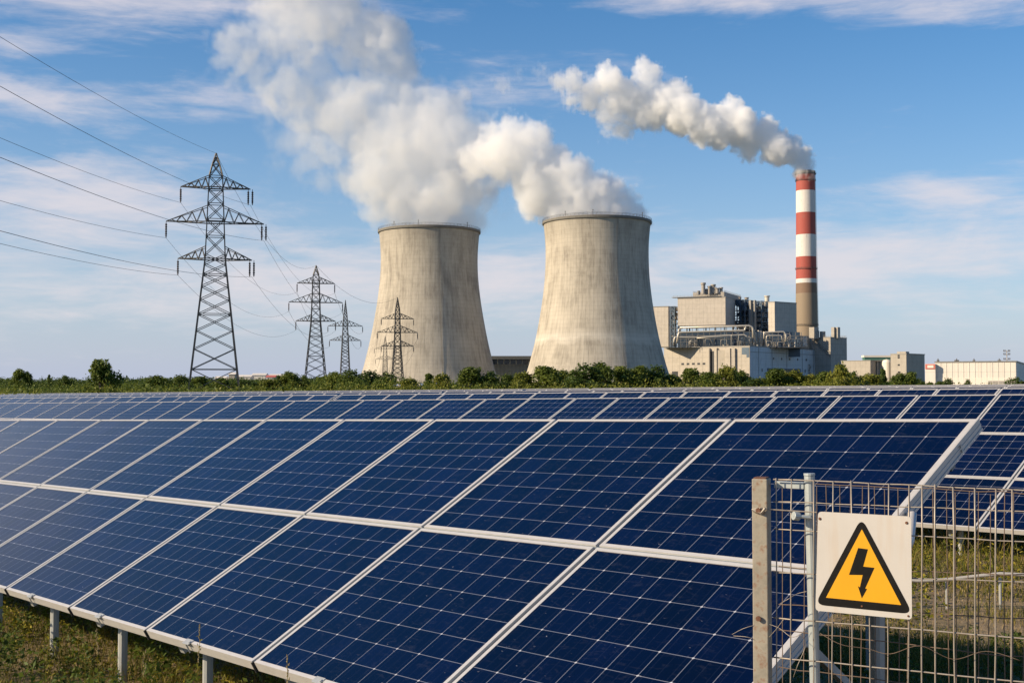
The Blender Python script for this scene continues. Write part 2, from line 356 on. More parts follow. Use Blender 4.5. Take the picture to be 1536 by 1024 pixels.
# ------------------------------------------------------------------ the solar tables
def rowframe(yaw, slope, tilt):
    r = Vector((-math.sin(yaw) * math.cos(slope), math.cos(yaw) * math.cos(slope), math.sin(slope)))
    h = Vector((math.cos(yaw), math.sin(yaw), 0)); n = h.cross(r).normalized()
    if n.z < 0: n = -n
    up = (h * math.cos(tilt) + n * math.sin(tilt)).normalized()
    return r, up
gpts = []        # samples of the ground under the tables
def frame_bars(mb, x0, x1, y0, y1, fw, z0, z1, mi=0):
    mb.box(x0, x1, y0, y0 + fw, z0, z1, mi); mb.box(x0, x1, y1 - fw, y1, z0, z1, mi)
    mb.box(x0, x0 + fw, y0 + fw + .0005, y1 - fw - .0005, z0, z1 - .0006, mi); mb.box(x1 - fw, x1, y0 + fw + .0005, y1 - fw - .0005, z0, z1 - .0006, mi)
def table(name, O, r, up, us, hm, rows, cells, gcell, label, group, gap=.028, fw=.032, dep=.07, detail=2, clear=.48, matc=None, post_every=2):
    """O is the top right corner; r runs left along the row; module edges at us; local X=-r, Y=up the slope, Z=out of the glass"""
    X = -r; Y = up; Z = X.cross(Y).normalized(); X = Y.cross(Z).normalized()
    base = O - up * hm * rows; L_ = us[-1] - us[0]
    root = empty(name, (0, 0, 0), 0, label, 'solar array', group)
    mat = Matrix(((X.x, Y.x, Z.x, base.x), (X.y, Y.y, Z.y, base.y), (X.z, Y.z, Z.z, base.z), (0, 0, 0, 1)))
    root.matrix_world = mat
    inv = mat.inverted()
    nu, nv = cells
    for i in range(len(us) - 1):
        for j in range(rows):
            g = gap / 2
            if i == 0: a = -us[0] 
            x1 = -us[i] - (g if i else 0); x0 = -us[i + 1] + g; y0 = j * hm + g * .7; y1 = (j + 1) * hm - g * .7
            mb = MB(); gm = fw * .55 if detail else fw
            za, zb = -.006, -.004
            gx0, gx1, gy0, gy1 = x0 + fw * .9, x1 - fw * .9, y0 + fw * .9, y1 - fw * .9
            mb.face([(gx0, gy0, zb), (gx1, gy0, zb), (gx1, gy1, zb), (gx0, gy1, zb)], 0, [(.08, .08), (nu - .08, .08), (nu - .08, nv - .08), (.08, nv - .08)])
            mb.face([(gx0, gy1, zb - .004), (gx1, gy1, zb - .004), (gx1, gy0, zb - .004), (gx0, gy0, zb - .004)], 1)
            if detail == 2:
                md = mb.build('solar_module', [matc or M_cell, M_back], root, uv=True)
                # every module sits a hair differently in its clamps
                md.location = (0, 0, rnd.uniform(-.0015, .0015))
                fb = MB(); frame_bars(fb, x0, x1, y0, y1, fw, -dep, 0.0)
                fb.build('frame', M_alu, md)
            else:
                frame_bars(mb, x0, x1, y0, y1, fw, -dep, 0.0, 2)
                mb.build('solar_module', [matc, M_back, M_alu], root, uv=True)
    # rails along the row, seen through the gaps
    rb = MB()
    xs0, xs1 = -us[-1], -us[0]
    for j in range(rows):
        for q in (.22, .78):
            yy = (j + q) * hm; rb.box(xs0, xs1 - .03, yy - .025, yy + .025, -dep - .075, -dep - .004)
    rb.build('rail', M_chan, root)
    cb = MB()
    if detail == 2:
        for i in range(1, len(us) - 1):
            cb.box(-us[i] - gap * .49, -us[i] + gap * .49, .01, rows * hm - .01, -dep * .55, -.020)
        for j in range(1, rows):
            cb.box(xs0, xs1 - .01, j * hm - gap * .34, j * hm + gap * .34, -dep * .50, -.012)
        cb.build('joint_channel', M_chan, root)
    # rafters and posts
    x = -us[0] - .45; k = 0
    up_l = inv.to_3x3() @ Vector((0, 0, 1))
    while x > xs0 + .2:
        mb = MB(); mb.box(x - .035, x + .035, .12, rows * hm - .12, -dep - .195, -dep - .078)
        mb.build('rafter', M_galv, root)
        for q, rr in ((.11, .042), (.80, .05)):
            top = Vector((x, rows * hm * q, -dep - .19)); wt = mat @ top
            gz = (mat @ Vector((x, 0, 0))).z - clear
            bot = inv @ Vector((wt.x, wt.y, gz - .35))
            pb = MB(); pb.tube([top, bot], rr if detail == 2 else .06, 10 if detail == 2 else 6)
            pb.build('post', M_galv, root, smooth=False)
        if detail == 2 and k % 1 == 0:
            a = Vector((x + .05, rows * hm * .45, -dep - .2)); wt = mat @ Vector((x, rows * hm * .80, -dep - .19))
            b = inv @ Vector((wt.x, wt.y, (mat @ Vector((x, 0, 0))).z - clear + .5)); b.x += .05
            s2 = MB(); s2.bar(a, b, .045); s2.build('brace', M_galv, root)
        k += 1; x -= post_every
    n = max(4, int(L_ / 2.5))
    for i in range(n + 1):
        for q in (0, 1):
            p = base + X * (-(us[0] + L_ * i / n)) + up * (q * hm * rows)
            zb = (base + X * (-(us[0] + L_ * i / n))).z
            gpts.append((p.x, p.y, zb - clear))
    return root, mat

# first table, nearest the camera
r1, u1 = rowframe(.728134, -.021201, .502145)
O1 = Vector((2.92927, 7.61465, CZ - .20317))
US1 = [0, 1.143, 2.279, 3.297, 4.228, 5.193, 6.128, 7.049, 7.987, 8.955, 9.928, 10.93, 11.95, 12.95, 13.95]
W1 = 1.67167
t1, mt1 = table('solar_array', O1, r1, u1, [a * W1 for a in US1], 1.7, 2, (8, 8), None, 'nearest solar array, two panels high, ending right behind the wire fence', 'rows of solar arrays',
                gap=.034, fw=.030, dep=.075, detail=2, clear=.74, matc=M_cell, post_every=1.62)
# clamps and hooks along its lower edge, and the loose bracket on its end
for i in range(len(US1) - 1):
    xm = -W1 * (US1[i] + US1[i + 1]) / 2 - .12
    c = MB()
    c.box(xm - .05, xm + .05, -.012, .045, .001, .007); c.box(xm - .004, xm + .004, -.012, -.002, -.078, .0)
    c.tube([(xm + .035, .012, .004), (xm + .035, .012, .014)], .012, 8)
    c.build('clamp', M_galv, t1, bevel=.001)
    c = MB(); xe = -W1 * US1[i + 1]
    c.box(xe - .006, xe + .006, -.004, .02, -.085, .0); c.build('edge_joint', M_dark, t1)
c = MB(); c.tube([(.02, 2.35, -.05), (.05, 2.36, -.04), (.10, 2.18, -.10), (.12, 2.10, -.12)], [.02, .025, .028, .015], 8); c.build('end_bracket', M_alu, t1, smooth=True)
c = MB(); c.box(.002, .010, .0, 3.4, -.085, .002); c.box(.0105, .016, .0, 3.4, -.014, .0015); c.box(.0105, .014, .0, 3.4, -.049, -.040); c.box(.0105, .016, .0, 3.4, -.085, -.071); c.build('end_trim', M_alu, t1)
for q in (.25, 1.45, 1.95, 3.1): c = MB(); c.tube([(.0145, q, -.030), (.021, q, -.030)], .009, 6); c.tube([(.0145, q, -.060), (.021, q, -.060)], .009, 6); c.build('bolt', M_galv, t1)

# second table, three panels high
r2, u2 = rowframe(.763704, -.0139055, .468655)
K2 = .87
O2 = Vector((10.2112 * K2, 25.3074 * K2, CZ - .1797 * K2))
US2 = [-2.7, -1.75, -.80, 0.0, 0.911, 1.895, 2.794, 3.604, 4.464, 5.368, 6.186, 7.127, 8.087, 9.073, 10.138, 11.227, 12.257, 13.360, 14.422, 15.446, 16.468, 17.474, 18.480, 19.475, 20.467, 21.459, 22.508, 23.635, 24.761, 25.870, 26.968, 28.03, 29.08, 30.12]
W2 = 1.96037 * K2
O2b = O2 - r2 * (W2 * 2.7)
t2, mt2 = table('solar_array', O2b, r2, u2, [(a + 2.7) * W2 for a in US2], 1.7 * K2, 3, (6, 6), None, 'second solar array back, three panels high, with its lower edge showing right of the sign', 'rows of solar arrays',
                gap=.034, fw=.030, dep=.07, detail=2, clear=.50, matc=M_cell2, post_every=3.3)

# four more rows in the distance, each made of several tables end to end
hh = Vector((math.cos(.763704), math.sin(.763704), 0)); rr2 = Vector((-math.sin(.763704), math.cos(.763704), 0))
ordn = ['third', 'fourth', 'fifth', 'sixth']
place = lambda px: ('at the far left edge' if px < 120 else 'left of the largest pylon' if px < 285 else 'under the largest pylon' if px < 400 else 'under the second pylon' if px < 540 else 'in front of the left cooling tower' if px < 745
                    else 'between the cooling towers' if px < 800 else 'in front of the right cooling tower' if px < 1005 else 'in front of the boiler house' if px < 1180 else 'in front of the chimney' if px < 1290 else 'in front of the distant office block' if px < 1390 else 'in front of the white warehouse')
usedl = set()
for k, (pit, yl, yr) in enumerate(((9.5, 596.6, 581.4), (19, 593.4, 578.6), (29, 591.6, 577.0), (40, 590.4, 575.8))):
    B = O2 + hh * pit
    sR = (B.x - .4242 * B.y) / (.6916 + .4242 * .7222); sL = (B.x + .4242 * B.y) / (.6916 - .4242 * .7222)
    pR = B + rr2 * sR; pL = B + rr2 * sL
    zR = at(1536, yr, pR.y).z; zL = at(0, yl, pL.y).z
    zat = lambda s_: zR + (zL - zR) * (s_ - sR) / (sL - sR)
    s0 = sR - 8; wm = 1.72; nper = 22
    while s0 < sL + 6:
        n = nper; s1 = s0 + n * wm
        a = B + rr2 * s0; a.z = zat(s0); b = B + rr2 * s1; b.z = zat(s1)
        rdir = (b - a).normalized(); hrz = Vector((math.cos(.763704), math.sin(.763704), 0)); nrm = hrz.cross(rdir).normalized()
        if nrm.z < 0: nrm = -nrm
        upv = (hrz * math.cos(.468) + nrm * math.sin(.468)).normalized()
        vis0, vis1 = max(s0, sR), min(s1, sL); pm = B + rr2 * ((vis0 + vis1) / 2); px = 768 + F * pm.x / pm.y
        lab = '%s row of solar panels back, stretch %s' % (ordn[k], place(px))
        if lab in usedl: lab = '%s row of solar panels back, next stretch to the left, %s' % (ordn[k], place(px))
        usedl.add(lab)
        table('solar_array', a, rdir, upv, [i * wm for i in range(n + 1)], 1.48, 2, (6, 6), None, lab, 'rows of solar arrays', gap=.03, fw=.045, dep=.06, detail=0, clear=.7, matc=M_cellfar, post_every=5.5)
        s0 = s1 + .35

# ------------------------------------------------------------------ ground
G = np.array(gpts)
far_pts = [(x, y, -.15 - (0 if x > 0 else .3)) for x in (-400, -200, 0, 200, 400) for y in (220, 400)] + [(-30, -20, -.35), (0, -15, -.1), (30, -15, 0), (-15, 2, -.15), (0, 2, 0.0), (5, 3, .0), (12, 8, -.05), (60, 10, .1)]
G = np.vstack([G, np.array(far_pts)])
def ground_z(x, y):
    x = np.atleast_1d(np.asarray(x, float)); y = np.atleast_1d(np.asarray(y, float)); out = np.empty(len(x))
    for i in range(0, len(x), 4000):
        d2 = (x[i:i + 4000, None] - G[None, :, 0]) ** 2 + (y[i:i + 4000, None] - G[None, :, 1]) ** 2 + .8
        w = d2 ** -1.6; out[i:i + 4000] = (w * G[None, :, 2]).sum(1) / w.sum(1)
    return out
def gz(x, y): return float(ground_z([x], [y])[0])
xs = np.unique(np.concatenate([-np.geomspace(60, 9000, 26), np.arange(-60, 60.1, 1.2), np.geomspace(62, 9000, 26)]))
ys = np.unique(np.concatenate([-np.geomspace(12, 3000, 10), np.arange(-12, 110, 1.2), np.geomspace(112, 12000, 30)]))
XX, YY = np.meshgrid(xs, ys); zz = ground_z(XX.ravel(), YY.ravel()).reshape(XX.shape)
small = np.array([mnoise.noise((x * .6, y * .6, 0)) for x, y in zip(XX.ravel(), YY.ravel())]).reshape(XX.shape)
zz = zz + small * .05 * np.clip(1 - np.hypot(XX, YY) / 120, 0, 1)
me = bpy.data.meshes.new('ground'); ny, nx = XX.shape
V = np.stack([XX, YY, zz], -1).reshape(-1, 3)
idx = np.arange(ny * nx).reshape(ny, nx); Fq = np.stack([idx[:-1, :-1], idx[:-1, 1:], idx[1:, 1:], idx[1:, :-1]], -1).reshape(-1, 4)
me.from_pydata(V.tolist(), [], Fq.tolist()); me.polygons.foreach_set('use_smooth', [True] * len(Fq))
m = MT('field_soil', .95)
a = m.noise(m.map((1, 1, 1)), .55, 7, .65, .4); b = m.noise(m.map((1, 1, 1)), 9, 6, .7); d = m.noise(m.map((1, 1, 1)), .02, 5, .6)
f = m.M('ADD', m.M('MULTIPLY', a, .5), m.M('MULTIPLY', b, .5))
c = m.ramp(f, [(.30, (.06, .055, .022)), (.43, (.15, .115, .055)), (.56, (.28, .20, .11)), (.75, (.38, .28, .16))])
far = m.ramp(d, [(.35, (.06, .075, .025)), (.55, (.10, .10, .045)), (.7, (.16, .14, .07))])
dist = m.M('MULTIPLY', m.M('SUBTRACT', m.sep(m.co())[1], 30), .02, clamp=True)
m.base(m.mix(dist, c, far)); m.bump(b, .8, .05)
me.materials.append(m.m)
tag(link(bpy.data.objects.new('ground', me)), kind='structure')

# ------------------------------------------------------------------ cooling towers
def spline(pts, z):
    zs = [p[0] for p in pts]; rs = [p[1] for p in pts]
    for i in range(len(zs) - 1):
        if z <= zs[i + 1] or i == len(zs) - 2:
            h = zs[i + 1] - zs[i]; t = (z - zs[i]) / h
            d = lambda k: (rs[min(k + 1, len(rs) - 1)] - rs[max(k - 1, 0)]) / (zs[min(k + 1, len(rs) - 1)] - zs[max(k - 1, 0)])
            a, b = rs[i], rs[i + 1]; m0, m1 = d(i) * h, d(i + 1) * h
            return (2 * t ** 3 - 3 * t ** 2 + 1) * a + (t ** 3 - 2 * t ** 2 + t) * m0 + (-2 * t ** 3 + 3 * t ** 2) * b + (t ** 3 - t ** 2) * m1
def cooling_tower(px, D, ytop, prof, mat, label, stair_az):
    k = D / F; base = at(px, 583, D); H = at(px, ytop, D - prof[-1][1] * k).z - base.z
    root = empty('cooling_tower', base, 0, label, 'cooling tower', 'cooling towers')
    pr = [((583 - y) * k, r * k) for y, r in prof]; sc_ = H / pr[-1][0]; pr = [(z * sc_, r) for z, r in pr]
    # shell standing on raking columns
    z0 = 5.0
    zs = [z0 + (H - z0) * i / 70 for i in range(71)]
    mb = MB(); p = [(spline(pr, z), z) for z in zs]
    inner = [(r - 1.0, z) for r, z in reversed(p)]
    mb.lathe(p + inner, 128); mb.build('shell', mat, root, smooth=True)
    mb = MB(); n = 44; rb = spline(pr, 0) + .3; rt = spline(pr, z0) - .5
    for i in range(n):
        a0 = 2 * math.pi * i / n
        for s_ in (-1, 1):
            a1 = a0 + s_ * math.pi / n
            mb.bar((rb * math.cos(a0), rb * math.sin(a0), -1), (rt * math.cos(a1), rt * math.sin(a1), z0 + .3), .9)
    mb.build('raking_columns', mat, root)
    rr = spline(pr, H); mb = MB()
    mb.lathe([(rr - .6, H - 2.2), (rr + .9, H - 2.0), (rr + 1.1, H - .4), (rr + .9, H + .15), (rr - 1.6, H + .15), (rr - 1.6, H - 1.2)], 128); rim = mb.build('rim', M_rim, root, smooth=False)
    mb = MB(); nr = 80
    for hgt in (1.0, 1.9):
        mb.tube([((rr + .7) * math.cos(2 * math.pi * i / 96), (rr + .7) * math.sin(2 * math.pi * i / 96), H + hgt) for i in range(97)], .10, 4)
    for i in range(nr):
        a = 2 * math.pi * i / nr; x, y = (rr + .7) * math.cos(a), (rr + .7) * math.sin(a)
        mb.bar((x, y, H), (x, y, H + 2.0), .16)
    mb.build('railing', M_rail, rim)
    for a in (R(-98), R(-128), R(-40)):
        mb = MB(); x, y = (rr + .9) * math.cos(a), (rr + .9) * math.sin(a)
        mb.bar((x, y, H - 1), (x, y, H + 3.4), .35); mb.tube([(x, y, H + 3.3), (x, y, H + 4.0)], .4, 8); mb.build('warning_light', M_rail, rim)
    # ladder running up the shell
    mb = MB(); a = stair_az; prev = None
    for i in range(60):
        z = z0 + (H - z0) * i / 59; r_ = spline(pr, z) + .35
        for o_ in (-.35, .35):
            q = Vector((r_ * math.cos(a) - o_ * math.sin(a), r_ * math.sin(a) + o_ * math.cos(a), z))
            if prev and o_ in prev: mb.bar(prev[o_], q, .14)
            prev = prev or {}; prev[o_] = q
    mb.build('ladder', M_gsteel, root)
    return base, H, rr
ctL = cooling_tower(643.5, 1050, 337, [(583, 112), (560, 101), (530, 93), (500, 86.5), (460, 79.5), (430, 75.5), (400, 73), (370, 73), (337, 75.5)], M_ct1,
                    'left cooling tower of stained beige concrete, steaming heavily, pylons in front', R(-75))
ctR = cooling_tower(896, 985, 322, [(583, 117), (560, 107), (530, 98.5), (500, 91.5), (460, 84.5), (430, 80.5), (400, 78), (360, 77.5), (322, 80.5)], M_ct2,
                    'right cooling tower of pale concrete with soot under its rim, beside the boiler house', R(-72))

# ------------------------------------------------------------------ chimney
D = 1430; k = D / F; cb_ = at(1211, 583, D); H = 181.0 * (k * 327 / 181.0)
root = empty('chimney', cb_, 0, 'tall red and white banded chimney trailing smoke above the plant', 'chimney')
mb = MB(); pf = [(17.6, 0), (16.6, .18), (15.9, .40), (15.2, .52), (14.6, .72), (14.0, .985), (14.0, 1.0)]
rt = lambda f_: np.interp(f_, [p[1] for p in pf], [p[0] for p in pf]) * k
mb.lathe([(rt(i / 60), H * i / 60) for i in range(61)] + [(rt(1) - 1.2, H), (rt(1) - 1.2, H - 6)], 48)
o = mb.build('shaft', M_stack, root, smooth=True)
mb = MB(); mb.lathe([(rt(1), H - 4), (rt(1) + .5, H - 3.6), (rt(1) + .5, H + .3), (rt(1) - 1.4, H + .3), (rt(1) - 1.4, H - 3)], 48); mb.build('cap', M_rim, root)
for hz, ext in ((H - 3.2, 1.3), (H - 11, .9), (H * .55, 1.0), (H * .29, .8)):
    mb = MB(); rr_ = rt(hz / H); mb.lathe([(rr_, hz - .3), (rr_ + ext, hz - .3), (rr_ + ext, hz), (rr_, hz)], 36)
    for i in range(28):
        a = 2 * math.pi * i / 28; mb.bar(((rr_ + ext) * math.cos(a), (rr_ + ext) * math.sin(a), hz), ((rr_ + ext) * math.cos(a), (rr_ + ext) * math.sin(a), hz + 1.6), .13)
    for z_ in (.8, 1.6): mb.tube([((rr_ + ext) * math.cos(2 * math.pi * i / 36), (rr_ + ext) * math.sin(2 * math.pi * i / 36), hz + z_) for i in range(37)], .09, 4)
    mb.build('gallery', M_rail, root)
mb = MB(); a = R(-20)
for s_ in (-.4, .4):
    mb.bar((rt(.2) * math.cos(a) + .5, rt(.2) * math.sin(a) + s_, H * .2), (rt(1) * math.cos(a) + .5, rt(1) * math.sin(a) + s_, H - 3), .18)
mb.build('ladder', M_gsteel, root)

# ------------------------------------------------------------------ buildings of the plant
def corner(px, D, phi):
    """axes of a block whose near vertical edge stands at px: a runs left-back, b right-back"""
    p = at(px, 583, D); return p, Vector((-math.cos(phi), math.sin(phi), 0)), Vector((math.sin(phi), math.cos(phi), 0))
def ext(p, d, px):        # how far along d from p until photo column px
    t = (px - 768) / F; return (t * p.y - p.x) / (d.x - t * d.y)
def zpx(p, py): return at(768 + F * p.x / p.y, py, p.y).z
def slab(parent, name, mat, xl, xc, xr, yt, yb, D, phi=R(40), obj_root=None, ground=False):
    """a block from its three visible vertical edges (photo columns) and top and bottom rows at the near edge"""
    p, a, b = corner(xc, D, phi); la = ext(p, a, xl); lb = ext(p, b, xr)
    z1 = zpx(p, yt); z0 = zpx(p, yb) if not ground else -3
    mb = MB(); o0 = Vector((p.x, p.y, 0))
    T = Matrix(((a.x, b.x, 0, 0), (a.y, b.y, 0, 0), (0, 0, 1, 0), (0, 0, 0, 1)))
    mb.hexa([(0, 0, z0), (la, 0, z0), (la, lb, z0), (0, lb, z0), (0, 0, z1), (la, 0, z1), (la, lb, z1), (0, lb, z1)][:])
    o = mb.build(name, mat, None)
    # parapet capping
    o.matrix_world = Matrix.Translation(o0) @ Matrix(((a.x, b.x, 0, 0), (a.y, b.y, 0, 0), (0, 0, 1, 0), (0, 0, 0, 1)))
    if parent is not None: o.parent = parent; o.matrix_parent_inverse = parent.matrix_world.inverted()
    return o, p, a, b, la, lb, z0, z1
def child(mb, name, mat, parent, o0, a, b, **kw):
    o = mb.build(name, mat, None, **kw)
    o.matrix_world = Matrix.Translation((o0.x, o0.y, 0)) @ Matrix(((a.x, b.x, 0, 0), (a.y, b.y, 0, 0), (0, 0, 1, 0), (0, 0, 0, 1)))
    o.parent = parent; o.matrix_parent_inverse = parent.matrix_world.inverted(); return o
def coping(info, parent, name='parapet', mat=None, t=.8, h=1.0):
    o, p, a, b, la, lb, z0, z1 = info; mb = MB()
    mb.box(-.3, la + .3, -.3, t, z1 + .004, z1 + h); mb.box(-.3, la + .3, lb - t, lb + .3, z1 + .004, z1 + h)
    mb.box(-.3, t, t + .01, lb - t - .01, z1 + .004, z1 + h); mb.box(la - t, la + .3, t + .01, lb - t - .01, z1 + .004, z1 + h)
    return child(mb, name, mat or M_gsteel, parent, p, a, b)
def railing(info, parent, h=1.6):
    o, p, a, b, la, lb, z0, z1 = info; mb = MB()
    c = [(0, 0), (la, 0), (la, lb), (0, lb), (0, 0)]
    for q in range(4):
        (x0, y0), (x1, y1) = c[q], c[q + 1]; n = max(2, int(math.hypot(x1 - x0, y1 - y0) / 2.5))
        for zz_ in (h * .5, h): mb.bar((x0, y0, z1 + zz_), (x1, y1, z1 + zz_), .12)
        for i in range(n): mb.bar((x0 + (x1 - x0) * i / n, y0 + (y1 - y0) * i / n, z1), (x0 + (x1 - x0) * i / n, y0 + (y1 - y0) * i / n, z1 + h), .14)
    return child(mb, 'railing', M_gsteel, parent, p, a, b)
DP = 1290; PH = R(40)
def bld(label, cat, px, D=DP, name='building'):
    p = at(px, 583, D); o = empty(name, (p.x, p.y, 0), 0, label, cat); bpy.context.view_layer.update(); return o

# boiler house: big hanging cladding box on steel legs
bh = bld('tall beige boiler house cladding box raised on steel legs over the pipework', 'boiler house', 1089, name='boiler_house')
i_ = slab(bh, 'upper_block', M_clad, 1017, 1089, 1103.5, 446, 487, DP, R(24)); coping(i_, bh, h=1.2)
o, p, a, b, la, lb, z0, z1 = i_
for fx in (.03, .22, .42, .62, .82, .97):
    for fy in (.06, .94):
        mb = MB(); mb.box(la * fx - .6, la * fx + .6, lb * fy - .6, lb * fy + .6, -3, z0 - .01); child(mb, 'column', M_bsteel, bh, p, a, b)
mb = MB(); mb.box(la * .02, la * .98, lb * .5, lb * .98, -3, z0 - 6); child(mb, 'inner_wall', M_bsteel, bh, p, a, b)
# penthouse, roof platform and vents
pz = slab(bh, 'penthouse', M_duct, 1040, 1087, 1112, 437.5, 445, DP + 12, R(24)); railing(pz, bh)
mb = MB(); mb.box(la * .1, la * 1.12, -1.5, 6, z1 + 1.3, z1 + 1.9)
for i in range(14): mb.bar((la * .1 + i * la * .075, -1.3, z1 + 1.9), (la * .1 + i * la * .075, -1.3, z1 + 3.4), .14)
mb.bar((la * .1, -1.3, z1 + 3.4), (la * 1.1, -1.3, z1 + 3.4), .14); mb.bar((la * .1, -1.3, z1 + 2.7), (la * 1.1, -1.3, z1 + 2.7), .12)
child(mb, 'roof_walkway', M_gsteel, bh, p, a, b)
def onroof(px, py0, py1, D): 
    q0 = at(px, py0, D); q1 = at(px, py1, D); return q0, q1
def vent(px, py0, py1, rpx, D, parent, name='vent', mat=None, cap=True):
    q0, q1 = onroof(px, py0, py1, D); r_ = rpx * D / F; mb = MB(); h = q1.z - q0.z
    mb.lathe([(r_, 0), (r_, h * .8), (r_ * (1.3 if cap else 1), h * .84), (r_ * (1.3 if cap else 1), h), (0.01, h)], 14)
    o = mb.build(name, mat or M_duct, None, smooth=False); o.location = q0; o.parent = parent; o.matrix_parent_inverse = parent.matrix_world.inverted(); return o
vent(1055, 441, 424, 3.0, DP + 14, bh); vent(1064, 441, 429, 2.2, DP + 14, bh); vent(1070, 440, 426.5, 3.0, DP + 16, bh)
vent(1076, 440, 432, 3.4, DP + 15, bh, 'air_intake'); vent(1082, 439, 431, 2.2, DP + 16, bh, 'air_intake')
for dx, zt, w in ((1048, 436, 5), (1060, 433, 4), (1067, 428, 3.2), (1073, 430.5, 4)):
    q0, q1 = onroof(dx, 442, zt, DP + 15); mb = MB(); w_ = w * .58 / 2
    mb.box(-w_, w_, -w_, w_, 0, q1.z - q0.z); o = mb.build('roof_plant', M_gsteel, None, bevel=.3); o.location = q0; o.rotation_euler = (0, 0, R(24)); o.parent = bh; o.matrix_parent_inverse = bh.matrix_world.inverted()

# dark open steelwork east of it
def steelframe(label, xl, xc, xr, yt, yb, D, phi, levels, bays, dens):
    sfr = bld(label, 'steel frame', xc, D, 'boiler_steelwork')
    p, a, b = corner(xc, D, phi); la = ext(p, a, xl); lb = ext(p, b, xr); z1 = zpx(p, yt); z0 = zpx(p, yb)
    mb = MB()
    for i in range(bays + 1):
        for j in range(bays + 1):
            mb.box(la * i / bays - .45, la * i / bays + .45, lb * j / bays - .45, lb * j / bays + .45, -3, z1 + rnd.uniform(-1, 1))
    child(mb, 'steel_columns', M_bsteel, sfr, p, a, b)
    mb = MB(); mb.box(la * .5, la * .97, lb * .45, lb * .97, -3, z1 - 3); child(mb, 'inner_wall', M_bsteel, sfr, p, a, b)  # dark wall added so bright sky does not show through the steelwork
    mb = MB()
    for l in range(levels + 1):
        z = z0 + (z1 - z0) * l / levels
        for i in range(bays + 1):
            mb.box(la * i / bays - .3, la * i / bays + .3, .5, lb - .5, z - .5, z); 
            mb.box(.5, la - .5, lb * i / bays - .3, lb * i / bays + .3, z - .51, z - .01)
        for i in range(bays):
            if l < levels:
                z2 = z0 + (z1 - z0) * (l + 1) / levels
                mb.bar((la * i / bays, 0, z), (la * (i + 1) / bays, 0, z2), .35); mb.bar((0, lb * i / bays, z2), (0, lb * (i + 1) / bays, z), .35)
    child(mb, 'steel_beams', M_bsteel, sfr, p, a, b)
    mb = MB()
    for l in range(levels):
        z = z0 + (z1 - z0) * l / levels
        mb.box(la * .06, la * .94, lb * .1, lb * .94, z + .02, z + .35)
    child(mb, 'floor_decks', M_roof, sfr, p, a, b)
    mb = MB(); m2 = MB()
    for q in range(dens):
        x, y = rnd.uniform(.05, .95) * la, rnd.uniform(.05, .9) * lb; l = rnd.randrange(levels); z = z0 + (z1 - z0) * l / levels + .4; h = (z1 - z0) / levels * rnd.uniform(.4, .92)
        t = rnd.random()
        if t < .45: s_ = rnd.uniform(.8, 2.6); (mb if rnd.random() < .5 else m2).box(x - s_, x + s_, y - s_, y + s_, z, z + h)
        elif t < .8: m2.tube([(x, y, z), (x, y, z + h * .9), (min(x + rnd.uniform(2, 8), la), y, z + h * .95)], rnd.uniform(.35, .9), 8)
        else: mb.tube([(x, y, z), (x, y, z + h)], rnd.uniform(.8, 1.8), 10)
    child(mb, 'vessels', M_duct, sfr, p, a, b); child(m2, 'ducts', M_bsteel, sfr, p, a, b)
    return sfr, p, a, b, la, lb, z0, z1
sA = steelframe('dark blue open steelwork beside the boiler house cladding', 1100, 1118, 1136, 449, 496, DP + 34, R(38), 6, 3, 60)
sB = steelframe('dark open steelwork directly left of the small square clad block', 1126, 1143, 1160, 451, 498, DP + 40, R(38), 6, 2, 46)
for px_, w in ((1127, 3.2), (1133, 2)):
    i2 = slab(sA[0], 'lift_shaft', M_gsteel, px_ - w, px_, px_ + w, 450, 496, DP + 20, R(40))
vent(1120, 449, 446, 3, DP + 40, sA[0], 'roof_plant'); vent(1110, 449, 445.5, 2, DP + 40, sA[0], 'roof_plant')

cb1 = bld('smaller clad block standing just left of the chimney with a tank on its roof', 'plant block', 1163, name='clad_block')
i_ = slab(cb1, 'wall', M_clad, 1153, 1163, 1195.5, 453, 497, DP, R(52)); coping(i_, cb1, h=.8)
vent(1150.5, 452, 443.5, 3.6, DP + 16, cb1, 'roof_tank', M_pipe); 
lb1 = bld('beige block half hidden behind the right cooling tower', 'plant block', 1003, name='clad_block')
i_ = slab(lb1, 'wall', M_clad, 962, 1003, 1012, 460, 520, DP + 60, R(24)); coping(i_, lb1, h=.8)
sC = steelframe('narrow dark steelwork between the beige side block and the boiler house', 1006, 1012, 1018, 459, 505, DP + 40, R(30), 7, 1, 26)
mb = MB(); 

# turbine hall, the long low building
th_ = bld('long low turbine hall with a beige ribbed west wall and a wide loading door', 'turbine hall', 1125, 1225, name='turbine_hall')
i_ = slab(th_, 'wall', M_hall, 996, 1125, 1228, 519.5, 583, 1225, R(38), ground=True); o, p, a, b, la, lb, z0, z1 = i_
def colw(px, d=None, pp=None):   # distance along the west wall of column px
    return ext(p, a, px)
mb = MB(); mb.box(.2, la - .2, .2, lb - .2, z1 + .003, z1 + .25); child(mb, 'roof', M_roof, th_, p, a, b)
coping(i_, th_, h=.9)
mb = MB(); mb.box(.0, la, -.019, -.001, -2.95, z1 - .01); child(mb, 'sunlit_skin', M_conc, th_, p, a, b)  # added skin, the sunlit wall's warmth put into its colour
